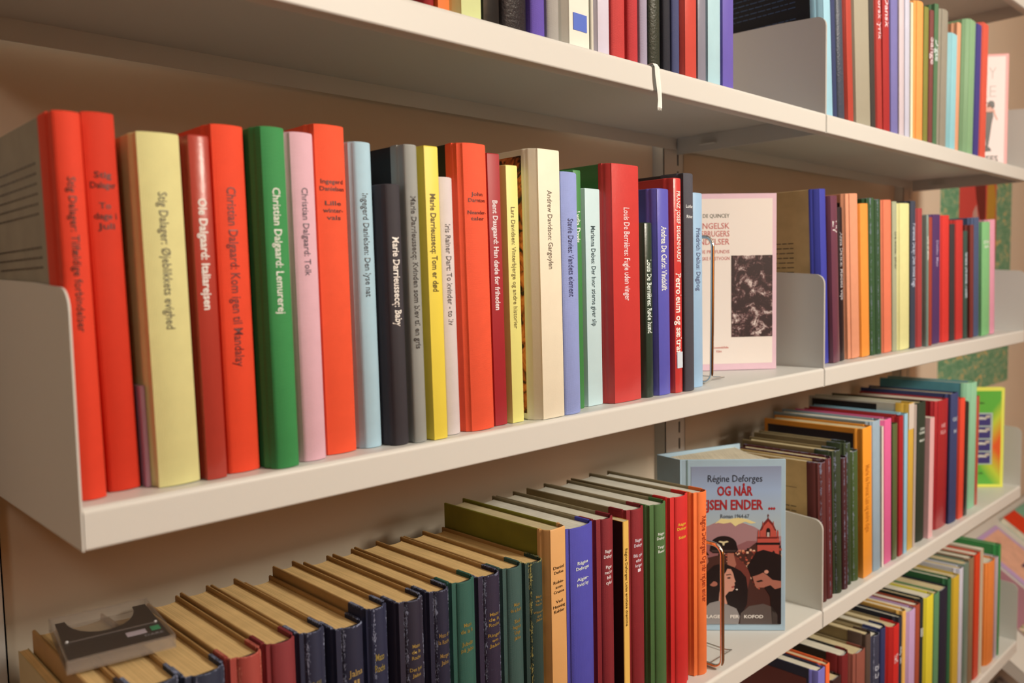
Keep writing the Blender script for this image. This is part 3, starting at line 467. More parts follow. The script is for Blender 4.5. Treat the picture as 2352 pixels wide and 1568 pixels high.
('B', 1, 'B1', 0.9026, 0.0232, 0.0033, 0.0004, 0.008, 0.244, 0.0, 'f', '118 112 176', '96 14 12', 'lavender', 'lavender book, red picture side', '-'),
('B', 1, 'B2', 0.9272, 0.0158, 0.0007, 0.0045, 0.008, 0.2449, 0.0, 'f', '240 104 50', '-', 'orange', 'thin orange book in shade', '-'),
('B', 1, 'B2b', 0.9444, 0.0329, 0.0068, 0.0026, 0.008, 0.2147, 0.0, 'f', '56 34 30', '-', 'low brown', 'low brown book, buff pages', '-'),
('B', 1, 'B3', 0.9787, 0.0301, 0.0039, 0.009, 0.008, 0.2391, 0.0, 'c', '112 26 26', '34 30 26', 'maroon', 'maroon book, dark side', '-'),
('B', 1, 'B4', 1.0224, 0.0378, 0.009, 0.0013, 0.008, 0.2261, 0.0, 'c', '140 76 58', '60 26 24', 'cocoa', 'wide cocoa brown book', 'v;Dickens: Samlede;.25;.6;180 130 110;.3'),
('B', 1, 'B5', 1.0616, 0.021, 0.0019, 0.0049, 0.008, 0.2436, 0.0, 'c', '84 64 50', '20 14 14', 'dark brown', 'dark brown book, black side', '-'),
('B', 1, 'B6', 1.084, 0.0298, 0.0073, 0.0012, 0.008, 0.2324, 0.0, 'w', '56 56 70', '-', 'charcoal navy', 'charcoal navy book', 'h;DE|LA;.2;.3;200 200 200;.6'),
('B', 1, 'B7', 1.1152, 0.0243, 0.0019, 0.0073, 0.008, 0.2359, 0.0, 'c', '44 48 84', '-', 'midnight', 'narrow midnight blue book', '-'),
('B', 1, 'B8', 1.1547, 0.029, 0.0087, 0.0005, 0.008, 0.2258, 0.0, 'f', '200 40 34', '130 20 20', 'bright red', 'bright red book, white marks', 'h;HC;.2;.3;230 210 200;.6'),
('B', 1, 'B9', 1.1851, 0.0141, 0.0008, 0.0007, 0.008, 0.2332, 0.0, 'c', '42 44 52', '-', 'coal', 'coal black thin book', 'h;JS|K;.2;.35;200 200 190;.8'),
('B', 1, 'B10', 1.2006, 0.0169, 0.001, 0.0049, 0.008, 0.2385, 0.0, 'c', '232 176 84', '-', 'honey', 'thin honey yellow book', '-'),
('B', 1, 'B11', 1.2189, 0.0333, 0.0073, 0.0032, 0.008, 0.2309, 0.0, 'f', '196 158 186', '160 120 120', 'lilac', 'lilac book', '-'),
('B', 1, 'B12', 1.2536, 0.0214, 0.0047, 0.0, 0.008, 0.2323, 0.0, 'c', '164 72 44', '110 20 40', 'burnt orange', 'burnt orange book', '-'),
('B', 1, 'B13', 1.2764, 0.0162, 0.0, 0.0049, 0.008, 0.2363, 0.0, 'c', '40 44 40', '-', 'black', 'thin black book, white marks', 'h;IB;.2;.3;220 220 210;.8'),
('B', 1, 'B14', 1.294, 0.0387, 0.0078, 0.002, 0.008, 0.2323, 0.0, 'f', '226 206 50', '190 160 30', 'canary', 'canary yellow book', '-'),
('B', 1, 'B15', 1.3342, 0.0282, 0.0031, 0.0038, 0.008, 0.2281, 0.0, 'f', '92 140 92', '-', 'jade', 'jade green book', '-'),
('B', 1, 'B16', 1.3638, 0.0419, 0.0057, 0.0006, 0.008, 0.225, 0.0, 'c', '34 30 44', '-', 'inky black', 'inky black book', '-'),
('B', 1, 'B17', 1.4071, 0.0179, 0.001, 0.0033, 0.008, 0.2357, 0.0, 'c', '46 96 56', '-', 'deep green', 'thin deep green book', '-'),
('B', 1, 'B18', 1.4264, 0.035, 0.0049, 0.0018, 0.008, 0.2317, 0.0, 'f', '206 168 46', '230 200 60', 'mustard', 'mustard yellow book', '-'),
('B', 1, 'B19', 1.4628, 0.0229, 0.0027, 0.0032, 0.008, 0.2396, 0.0, 'g', '206 200 200', '-', 'silver white', 'silver white book', '-'),
('B', 1, 'B20', 1.4871, 0.0304, 0.0048, 0.0033, 0.008, 0.2417, 0.0, 'g', '110 126 104', '-', 'grey-green', 'grey-green glossy book', '-'),
('B', 1, 'B21', 1.5189, 0.0268, 0.0049, 0.0014, 0.008, 0.2443, 0.0, 'c', '140 108 76', '-', 'caramel', 'caramel brown book', '-'),
('B', 1, 'B22', 1.5471, 0.0291, 0.0021, 0.0006, 0.008, 0.2445, 0.0, 'f', '214 66 32', '-', 'red-orange', 'red-orange book', '-'),
('B', 1, 'B23', 1.5776, 0.0161, 0.0, 0, 0.008, 0.2477, 0.0, 'p', '200 178 142', '-', 'sand', 'thin sand-coloured paperback', '-'),
('B', 1, 'B24', 1.6227, 0.0507, 0.009, 0.0016, 0.008, 0.2083, 0.0, 'c', '228 130 56', '70 50 30', 'tangerine', 'tangerine book, dark side', '-'),
('B', 1, 'B25', 1.6748, 0.0177, 0.0025, 0.0005, 0.008, 0.2072, 0.0, 'g', '190 170 170', '-', 'pearl', 'thin pearl grey book', '-'),
('B', 1, 'B26', 1.694, 0.0157, 0.0008, 0.003, 0.008, 0.2283, 0.0, 'g', '60 140 70', '-', 'kelly green', 'thin tall kelly green book', '-'),
]
KIND = {'c': 'cloth', 'f': 'flat', 'g': 'gloss', 'w': 'worn', 'wr': 'wornred', 'wg': 'worngreen', 'w2': 'leather', 'p': 'flat', 'z': 'flat'}
TANP = (238, 192, 122); WHITEP = (238, 222, 186)
# boards that look different from the spine cloth: colour, cloth wrap depth, inset picture (material kind, colour, y margin, z margin)
BOARD = {
 'M1': ((150, 138, 112), .024, None), 'M11': ((22, 18, 18), .017, None), 'M14': ((26, 24, 22), .017, None),
 'M16': (None, 0, None), 'M17': (None, 0, ('fire', (200, 110, 50), .0115, .0055)),
 'M21': ((74, 118, 60), .0135, None), 'M25': ((60, 50, 46), .03, None), 'M28': ((208, 172, 112), .0128, None),
 'M31': (None, 0, ('print', (26, 22, 22), .012, .012)), 'T20': ((14, 18, 24), .016, None),
 'T38': (None, 0, ('print', (44, 56, 64), .02, .02)), 'R1': ((206, 170, 108), .020, None),
 'R7': (None, 0, ('print', (34, 24, 32), .014, .008)), 'R13': ((210, 202, 176), .02, ('print', (20, 20, 20), .05, .004)),
 'R21': ((96, 158, 160), .016, None), 'B1': ((40, 40, 60), .012, ('print', (104, 18, 14), .016, .014)), 'B3': ((44, 42, 36), .024, None),
 'L18': ((132, 122, 34), .0128, None), 'L21': (None, 0, None), 'L1': ((206, 184, 132), 0, None),
}
BROWN = (176, 130, 72)
def spine_profile(t, sl, sr, bulge, wrapL, wrapR, e=.0004):
    """outer outline of the back of the book seen from above: left board wrap -> joint -> rounded back -> joint -> right wrap"""
    yb = .0095
    s0 = max(sl, .0012); s1 = max(sr, .0012)
    a, b = s0*.85, t-s1*.85
    pts = [(-e, wrapL), (-e, yb+.0012), (.0004, yb), (min(.0014, t*.08), yb-.0022), (min(.0008, t*.05)+s0*.10, yb-.0042)]
    n = 8
    for k in range(n+1):
        u = k/n; x = a+(b-a)*u
        y = bulge*(2*u-1)**2
        if k == 0: pts.append((a-.0003, bulge+.0012)); 
        pts.append((x, y))
        if k == n: pts.append((b+.0003, bulge+.0012))
    pts += [(t-min(.0008, t*.05)-s1*.10, yb-.0042), (t-min(.0014, t*.08), yb-.0022), (t-.0004, yb), (t+e, yb+.0012), (t+e, wrapR)]
    return pts, (a, b)
def offset_in(pts, t, th):
    out = []
    n = len(pts)
    for i, (x, y) in enumerate(pts):
        p = pts[max(0, i-1)]; q = pts[min(n-1, i+1)]
        dx, dy = q[0]-p[0], q[1]-p[1]; d = math.hypot(dx, dy) or 1
        out.append((x-dy/d*th, y+dx/d*th))
    return out
def make_book(rec, label_text):
    lv, bay, key, x, t, sl, sr, y, h, lean, kd, sp, bd, cw, desc, title = rec
    R3 = tuple(int(v) for v in sp.split())
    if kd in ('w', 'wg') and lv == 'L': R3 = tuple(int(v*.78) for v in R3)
    zoff = 0.0006 if lean == 0 else .0006
    bk = thing('book', (x, y, ZS[lv]+.0003+abs(lean)*t*(1 if lean > 0 else 0)), label_text, 'book', 'books on the %s shelf, %s bay' % (NAMES[lv], ('left', 'right')[bay]), (0, math.atan(lean), 0))
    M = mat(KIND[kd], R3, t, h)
    depth = .140 + .02*(h-.2)/.03 if h > .1 else .11
    depth = min(max(depth, .128), .168)
    if key == 'T20': depth = .168
    if key == 'M28': depth = .165
    if lv == 'L' and bay == 0: depth = .146
    page = WHITEP
    if key in ('L1','L4','L5','L6','L7','L8','L9','L10','L11','L12','L13','L14','L15','L16','L17') : page = TANP
    elif lv in 'LB' and random.random() < .5: page = (222, 196, 142)
    if key in ('L19','L23','L24','L25','L22'): page = (236, 222, 190)
    PG = mat('pages', page)
    if kd == 'p' or kd == 'z':
        # paperback / thin booklet: wrap-around card cover flush with the block
        c = .0005 if t > .004 else .0003
        bm = new(); pts = [(0, depth), (0, .0006), (.0006, 0), (t-.0006, 0), (t, .0006), (t, depth)]
        poly = pts + [(t-c, depth), (t-c, c), (c, c), (c, depth)]
        prism(bm, poly, 0, h); link('cover', fixn(bm), M, bk)
        if key == 'L21':
            bm = new(); box(bm, -.0003, -.0001, .001, depth-.001, .0005, h-.0005); link('cover_picture', fixn(bm), mat('print', (26, 20, 18)), bk)
        if key == 'L1':
            pass
        bm = new(); box(bm, c+.0001, t-c-.0001, c+.0002, depth-.0006, .0003, h-.0004); link('page_block', fixn(bm), PG, bk)
        fx = (0.0008, t-.0008); surf = lambda X: 0.0
    else:
        bulge = {'c': .0022, 'f': .0005, 'g': .0012, 'w': .0034, 'wr': .0034, 'wg': .0034, 'w2': .003}[kd]
        bulge = min(bulge, t*.14)
        if lv == 'L' and bay == 0 and kd == 'c': bulge = .003
        th = min(.0024, t*.14); brd = BOARD.get(key, (None, 0, None))
        bcol, wrap, pic = brd
        MB = M
        if bcol: MB = mat('board' if kd != 'g' else 'gloss', bcol)
        elif lv == 'L' and bay == 0 and key not in ('L21',):
            MB = mat('board', BROWN if key not in ('L19','L20','L22','L23','L24','L25') else (150, 130, 92)); wrap = .027
        elif key in ('B3','B4','B5','B6','B7','B8','R3','R6','R5'):
            MB = mat('board', (150, 128, 86)); wrap = .03
        wrap = max(wrap, .0125) if wrap else .0125
        pts, (fa, fb) = spine_profile(t, sl, sr, bulge, wrap, wrap)
        inn = offset_in(pts, t, .0009)
        bm = new(); n = len(pts)
        zs = [0, .0006, h-.0012, h-.0003, h] ; rings = []
        for zi, zz in enumerate(zs):
            k = {0: .5, 1: 0, 2: 0, 3: .35, 4: .8}[zi]
            rings.append([bm.verts.new((p[0]+(q[0]-p[0])*k, p[1]+(q[1]-p[1])*k, zz)) for p, q in zip(pts, inn)])
        for r0, r1 in zip(rings, rings[1:]):
            for i in range(n-1): bm.faces.new((r0[i], r0[i+1], r1[i+1], r1[i]))
        i1 = [bm.verts.new((q[0], q[1], h)) for q in inn]; i2 = [bm.verts.new((q[0], q[1], 0)) for q in inn]
        for i in range(n-1):
            bm.faces.new((rings[-1][i], rings[-1][i+1], i1[i+1], i1[i])); bm.faces.new((i1[i], i1[i+1], i2[i+1], i2[i]))
            bm.faces.new((i2[i], i2[i+1], rings[0][i+1], rings[0][i]))
        so = link('spine', fixn(bm), M, bk, True)
        try: so.data.set_sharp_from_angle(angle=math.radians(48))
        except Exception: pass
        for s in (0, 1):
            bm = new(); a, b = (0.00005, th) if s == 0 else (t-th, t-.00005)
            box(bm, a, b, wrap-.0004, depth, .0001, h-.0001, bev=min(.0006, th*.25))
            if wrap > .0126: box(bm, a, b, .0098, wrap-.0003, 0, h+.0002, mi=1)
            link('cover_board', fixn(bm), [MB, M], bk)
        # page block, rounded at the back and hollow at the fore edge
        sq = .0032 if h > .12 else .001
        p = []; nseg = 6; x0, x1 = th+.0002, t-th-.0002
        if x1 - x0 > .002:
            for k in range(nseg+1):
                u = k/nseg; p.append((x0+(x1-x0)*u, .0024+bulge+.0035*(2*u-1)**2*min(1, t/.02)))
            for k in range(nseg+1):
                u = 1-k/nseg; p.append((x0+(x1-x0)*u, depth-.004-.003*(1-(2*u-1)**2)*min(1, t/.02)))
            bm = new(); prism(bm, p, sq, h-sq); link('page_block', fixn(bm), PG, bk)
            if lv in 'LB' and t > .016:
                bm = new(); box(bm, x0+.002, x1-.002, .0026+bulge, .0040+bulge, h-sq, h-sq+.0012); link('headband', fixn(bm), mat('cloth', (190, 180, 160) if t > .03 else (60, 50, 44)), bk)
        if pic:
            pk, pc, my, mz = pic
            bm = new(); box(bm, -.0002, 0.0001, my, depth-.006, mz, h-mz); link('cover_picture', fixn(bm), mat(pk, pc), bk)
        if key in ('M1', 'M28', 'R1', 'T20'):
            bm = new(); rr = random.Random(3); z = {'M1': .195, 'M28': .165, 'R1': .13, 'T20': .205}[key]; cnt = {'M1': 16, 'M28': 11, 'R1': 5, 'T20': 14}[key]
            for k in range(cnt):
                if rr.random() < .85:
                    xx = .036
                    while xx < depth-.02:
                        wl = rr.uniform(.004, .011); box(bm, -.0002, .0002, xx, min(xx+wl, depth-.012), z-.0011, z); xx += wl+.0018
                z -= .0065 if key != 'M1' else .0058
                if rr.random() < .12: z -= .008
            if key == 'R1': box(bm, -.0002, .0002, .035, .11, .156, .1566)
            link('cover_text', fixn(bm), mat('print', (60, 84, 110) if key == 'T20' else (70, 56, 40)), bk)
            if key == 'R1':
                pass
        fx = (fa, fb)
        def surf(X, fa=fa, fb=fb, bulge=bulge):
            u = min(1, max(0, (X-fa)/(fb-fa))); return bulge*(2*u-1)**2
    # lettering
    F0, F1 = fx
    if title and title != '-' and title[0] in 'vh':
        q = title.split(';')
        if q[0] == 'h': q[1:2] = [q[1]]
        i = 0
        fieldsets = []
        if q[0] == 'v':
            fieldsets.append(('v', [q[1]], float(q[2]), float(q[3]), q[4], float(q[5])))
            if len(q) > 6: fieldsets.append(('v', [q[7]], float(q[8]), float(q[9]), q[10], float(q[11])))
        else:
            fieldsets.append(('h', q[1].split('|'), float(q[2]), float(q[3]), q[4], float(q[5])))
        for n_, (mode, lines, f0, f1, colr, fr) in enumerate(fieldsets):
            tc_ = tuple(int(v) for v in colr.split()); bm = new(); W_ = F1-F0; eps = .00022
            gold = lv == 'L' and bay == 0 and key in ('L9','L10','L11','L12','L13','L14','L15','L16','L17')
            if mode == 'v':
                zc0, zc1 = h*(1-f0), h*(1-f1); hh = W_*fr; xb = (F0+F1)/2-hh/2
                if n_ == 0 and len(fieldsets) > 1: xb = F0+W_*.3
                text_on(bm, lines[0], 0, zc0-zc1, 0, hh, lambda a, b: (xb+b, surf(xb+b)-eps, zc0-a), bold=.02 if fr > .4 else .008)
            else:
                nl = len(lines); zt = h*(1-f0); pitch = h*(f1-f0)/nl; wmax = max(len(s) for s in lines)
                for li, s in enumerate(lines):
                    if not s.strip(): continue
                    ww = W_*fr*(.25+.75*len(s)/wmax); xc = (F0+F1)/2; z1 = zt-pitch*li
                    text_on(bm, s, xc-ww/2, xc+ww/2, 0, pitch*.62, lambda a, b, z1=z1: (a, surf(a)-eps, z1-pitch*.7+b), bold=.015)
            bmesh.ops.recalc_face_normals(bm, faces=bm.faces)
            link('spine_lettering', bm, mat('foil' if gold else 'print', tc_), bk)
    if title == 'square':
        bm = new(); box(bm, F0+W4(F0, F1, .18), F0+W4(F0, F1, .86), -.0004, surf(F0+(F1-F0)*.5)+.0002, .017, .032)
        link('blue_square', fixn(bm), mat('print', (64, 92, 170)), bk)
    if title == 'label':
        bm = new(); box(bm, F0, F1, -.0003, .0004, h-.042, h-.001); link('spine_label', fixn(bm), mat('print', (214, 196, 170)), bk)
    if title == 'drop':
        bm = new(); pl = []
        for k in range(16):
            a = 2*math.pi*k/16; r = .0042; xx = r*math.sin(a)*(.8-.35*math.cos(a)); zz = r*1.9*math.cos(a)
            pl.append(((F0+F1)/2+xx, .034+zz))
        prism(bm, pl, -.0006, .0015, axis='y'); link('silver_emblem', fixn(bm), chrome(), bk)
    if key == 'T12':      # white marker ribbon hanging out over the shelf lip
        bm = new(); path = [(-.004, .008, .001), (-.004, -.0125, .0012), (-.0035, -.0145, -.002), (-.003, -.0150, -.012), (-.001, -.0152, -.024), (.0005, -.0148, -.033), (-.0002, -.0150, -.0405)]
        wd = [.0070, .0075, .0078, .0078, .0070, .0062, .0074]; pv = None
        for (a, b, c), q in zip(path, wd):
            cur = [bm.verts.new((a-q/2+.0095, b, c)), bm.verts.new((a+.0095, b-.0006, c)), bm.verts.new((a+q/2+.0095, b, c))]
            if pv:
                bm.faces.new((pv[0], pv[1], cur[1], cur[0])); bm.faces.new((pv[1], pv[2], cur[2], cur[1]))
            pv = cur
        for k in range(5):
            xx = -.0002-.0035+.0095+k*.0014; a = bm.verts.new((xx, -.015, -.0405)); b = bm.verts.new((xx+.001, -.015, -.0405)); c = bm.verts.new((xx+.0005+random.uniform(-.0006, .0006), -.0148, -.0435))
            bm.faces.new((a, b, c))
        o = link('ribbon', bm, mat('cloth', (236, 228, 224)), bk); md = o.modifiers.new('s', 'SOLIDIFY'); md.thickness = .0003
    if key == 'M24':      # small white library mark near the foot of the spine
        bm = new(); box(bm, F0+W4(F0, F1, .15), F0+W4(F0, F1, .9), -.0003, .0004, .026, .043); link('spine_label', fixn(bm), mat('print', (206, 208, 204)), bk)
    return bk
def W4(a, b, f): return (b-a)*f
LEVEL = {'T': 'upper', 'M': 'middle', 'L': 'lower', 'B': 'bottom'}
byrow = {}
for r in ROWS: byrow.setdefault((r[0], r[1]), []).append(r)
seen = set()
def a_(s): return ('an ' if s[0] in 'aeiou' else 'a ')+s
for (lv, bay), rs in byrow.items():
    for i, r in enumerate(rs):
        lf = rs[i-1][13] if i else None; rt = rs[i+1][13] if i+1 < len(rs) else None
        base = r[14]; side = '%s shelf, %s bay' % (LEVEL[lv], ('left', 'right')[bay])
        if lf and rt: opts = ['%s between %s and %s, %s' % (base, lf, rt, side), '%s right of %s one, %s' % (base, lf, side), '%s, %s' % (base, side)]
        elif rt: opts = ['%s, first on the %s' % (base, side), '%s, %s' % (base, side)]
        else: opts = ['%s, last on the %s' % (base, side), '%s, %s' % (base, side)]
        lab = None
        for o_ in opts:
            if len(o_.replace(',', ' ').replace('-', ' ').split()) <= 16 and o_ not in seen: lab = o_; break
        if lab is None: lab = opts[-1]
        assert lab not in seen, lab
        seen.add(lab)
        make_book(r, lab)

# ================================================================= FACE-OUT BOOKS
def face_frame(p_right, direction):
    """local frame for a cover that faces out: x along the cover (0 at the right-hand edge, negative to the left), y into the book"""
    d = Vector((direction[0], direction[1], 0)).normalized()
    return math.atan2(-d.y, -d.x)                       # rotation of local +x from left to right
def cover_book(loc, rotz, width, height, thick, label, board, page=WHITEP, group='books shown cover outwards'):
    t = thing('book', loc, label, 'book', group, (0, 0, rotz))
    bm = new(); box(bm, -width, 0, 0, .0022, 0, height, bev=.0005); link('front_cover', fixn(bm), board, t)
    bm = new(); box(bm, -width, 0, thick-.0022, thick, 0, height, bev=.0005); link('back_cover', fixn(bm), board, t)
    bm = new(); box(bm, -width-.001, -width+.0022, .0005, thick-.0005, 0, height, bev=.0004); link('spine', fixn(bm), board, t)
    bm = new(); box(bm, -width+.003, -.004, .0024, thick-.0024, .003, height-.003); link('page_block', fixn(bm), mat('pages', page), t)
    return t
def line_list(t, name, items, col, kind='print', eps=.0003):
    """items: (text, x0, x1, zbase, cap height, bold)"""
    bm = new()
    for s, x0, x1, zb, ch, bo in items:
        text_on(bm, s, x0, x1, zb, zb+ch, lambda a, b: (a, -eps, b), bold=bo)
    fixn(bm); return link(name, bm, mat(kind, col), t)
# --- white book with rose border and a woodcut
th_ = math.atan2(-.632, .775)
t = cover_book((.8548, .0440, .0004), th_, .134, .2270, .014, 'white book with rose border and brown woodcut, standing cover outwards, middle shelf', mat('flat', (222, 180, 176)))
bm = new(); box(bm, -.128, -.0055, -.0002, .0003, .0085, .2205); link('cover_panel', fixn(bm), mat('print', (232, 212, 186)), t)
bm = new(); box(bm, -.0600, -.0055, -.0006, .0002, .0430, .1480); link('woodcut_picture', fixn(bm), mat('woodcut', (90, 50, 50)), t)
XR = -.0625
line_list(t, 'author_lettering', [('THOMAS DE QUINCEY', -.1235, XR, .1965, .0050, .004)], (70, 76, 60), eps=.0004)
line_list(t, 'title_lettering', [('EN ENGELSK', -.118, XR, .1825, .0076, .006), ('OPIUMSBRUGERS', -.1245, XR, .1725, .0076, .006), ('BEKENDELSER', -.1235, XR, .1622, .0078, .006),
    ('SUSPIRIA DE PROFUNDIS', -.1245, XR, .1510, .0045, .003), ('DEN ENGELSKE POSTVOGN', -.1245, XR, .1424, .0045, .003)], (196, 96, 84), eps=.0004)
line_list(t, 'publisher_lettering', [('Rosenkilde', -.0850, -.0640, .0285, .0030, .01), ('Klim', -.0800, -.0730, .0235, .0030, .01)], (200, 96, 80), eps=.0004)

# --- pale blue novel standing open like a V
al = math.atan2(-.732, .681)
t = thing('book', (.8075, .0052, ZS['L']+.0004), 'pale blue illustrated novel standing half open, cover facing out, lower shelf', 'book', 'books shown cover outwards', (0, 0, al))
BL = mat('flat', (170, 190, 190)); Wc, Hc = .1295, .2188
bm = new(); box(bm, -Wc, 0, 0, .0024, 0, Hc, bev=.0006); link('front_cover', fixn(bm), BL, t)
# everything else of that book is worked out in world xy and turned into the local frame
ca, sa = math.cos(al), math.sin(al)
def loc(px, py): dx, dy = px-.8075, py-.0052; return (dx*ca+dy*sa, -dx*sa+dy*ca)
S0 = loc(.7200, .1020); S1 = loc(.7265, .1395)          # hinge line front / back of the spine
B1_ = loc(.8571, .0985); P0 = loc(.7285, .1370)
# back cover
def thick_seg(bm, a, b, th, z0, z1):
    dx, dy = b[0]-a[0], b[1]-a[1]; d = math.hypot(dx, dy); nx, ny = -dy/d*th, dx/d*th
    prism(bm, [a, b, (b[0]+nx, b[1]+ny), (a[0]+nx, a[1]+ny)], z0, z1)
bm = new(); thick_seg(bm, S1, B1_, .0024, 0, Hc); link('back_cover', fixn(bm), BL, t)
bm = new(); thick_seg(bm, (-Wc+.001, .0004), S1, .0020, 0, Hc); link('spine', fixn(bm), BL, t)
# fanned pages
e0 = (-Wc+.010, .0032); e1 = (-.006, .0032); b0 = (S1[0]+.003, S1[1]-.004); b1 = (B1_[0]-.008, B1_[1]-.004)
m1 = ((e1[0]*.72+b1[0]*.28)-.001, (e1[1]*.72+b1[1]*.28)-.003); m2 = ((e1[0]*.4+b1[0]*.6)-.006, (e1[1]*.4+b1[1]*.6)-.004)
bm = new(); prism(bm, [e0, e1, m1, m2, b1, b0], .003, Hc-.004); link('page_block', fixn(bm), mat('pages', (236, 216, 176)), t)
# joint groove line on the cover and the picture
bm = new(); box(bm, -.1225, -.1205, -.0004, .0004, .0005, Hc-.0005); link('cover_joint', fixn(bm), mat('flat', (120, 140, 130)), t)
PX0, PX1, PZ0, PZ1 = -.1165, -.0055, .0085, Hc-.0088
bm = new(); box(bm, PX0, PX1, -.0003, .0003, PZ0, PZ1); link('cover_picture', fixn(bm), mat('sky_print', (150, 160, 170)), t)
PW, PH = PX1-PX0, PZ1-PZ0
def pic(name, polys, kind='print'):
    """polys: (colour, [(u, v)...], layer) with u 0..1 across, v 0..1 up the picture"""
    bm = new(); ms = []
    for colr, pts, ly in polys:
        m_ = mat(*colr) if isinstance(colr[0], str) else mat(kind, colr)
        if m_ not in ms: ms.append(m_)
        prism(bm, [(PX0+PW*u, PZ0+PH*v) for u, v in pts], -.0004-.00007*ly, -.0001, mi=ms.index(m_), axis='y')
    return link(name, fixn(bm), ms, t)
def ell(cx, cy, rx, ry, n=20, a0=0, a1=2*math.pi, rot=0):
    out = []
    for k in range(n):
        a = a0+(a1-a0)*k/(n if abs(a1-a0) > 6.2 else n-1); x_, y_ = rx*math.cos(a), ry*math.sin(a)*PW/PH
        out.append((cx+x_*math.cos(rot)-y_*math.sin(rot)*PH/PW, cy+x_*math.sin(rot)*PW/PH+y_*math.cos(rot)))
    return out
rr = random.Random(11)
pic('mountain_print', [
 ((172, 128, 122), [(0, .40), (0, .58), (.12, .61), (.3, .655), (.5, .66), (.7, .62), (.85, .57), (1, .56), (1, .40)], 0),
 ((236, 214, 140), [(.26, .640), (.33, .672), (.42, .668), (.52, .678), (.62, .668), (.72, .645), (.66, .640), (.60, .652), (.52, .634), (.49, .622), (.44, .648), (.36, .640), (.30, .646)], 1),
 ((150, 96, 92), [(0, .34), (0, .50), (.25, .52), (.5, .50), (.62, .53), (1, .53), (1, .34)], 1)])
town = [((74, 42, 34), [(0, 0), (0, .40), (.3, .44), (.5, .46), (.62, .475), (.72, .52), (1, .50), (1, 0)], 2)]
for k in range(260):
    u = rr.uniform(.3, .98); v = rr.uniform(.22, .47); s = rr.uniform(.008, .022)
    if v > .42+.1*u: continue
    town.append((rr.choice([(226, 150, 104), (200, 96, 70), (160, 70, 52), (238, 190, 150), (40, 24, 20), (180, 84, 62)]), [(u, v), (u+s*1.4, v), (u+s*1.4, v+s*.7), (u, v+s*.7)], 3+k % 2))
pic('town_print', town)
CH = (196, 84, 66); CD = (120, 40, 34); BK = (30, 18, 18)
pic('church_print', [
 (CH, [(.735, .33), (.735, .545), (.765, .545), (.765, .60), (.80, .60), (.81, .635), (.855, .670), (.90, .635), (.91, .60), (.945, .60), (.945, .545), (.975, .545), (.975, .33)], 5),
 (CD, [(.765, .596), (.80, .640), (.855, .676), (.91, .640), (.945, .596), (.93, .596), (.90, .628), (.855, .655), (.81, .628), (.78, .596)], 6),
 (BK, [(.725, .505), (.985, .505), (.985, .520), (.725, .520)], 6), (CD, [(.735, .545), (.975, .545), (.975, .556), (.735, .556)], 6),
 (BK, [(.832, .560), (.832, .600), (.843, .612), (.867, .612), (.878, .600), (.878, .560)], 6), ((196, 180, 160), [(.842, .556), (.842, .585), (.868, .585), (.868, .556)], 7),
 (BK, [(.775, .425), (.775, .455), (.79, .465), (.805, .455), (.805, .425)], 6), (BK, [(.90, .425), (.90, .46), (.915, .47), (.93, .46), (.93, .425)], 6),
 (CD, [(.853, .670), (.853, .700), (.858, .700), (.858, .670)], 6), (CD, [(.846, .688), (.846, .692), (.866, .692), (.866, .688)], 6),
 (CH, [(.740, .545), (.740, .585), (.748, .600), (.756, .585), (.756, .545)], 6), (CH, [(.955, .545), (.955, .585), (.963, .600), (.971, .585), (.971, .545)], 6),
 (CH, [(.792, .60), (.792, .640), (.797, .655), (.802, .640), (.802, .60)], 6), (CH, [(.908, .60), (.908, .640), (.913, .655), (.918, .640), (.918, .60)], 6)])
SK = (214, 150, 120); SK2 = (176, 108, 84); HR = (30, 20, 20)
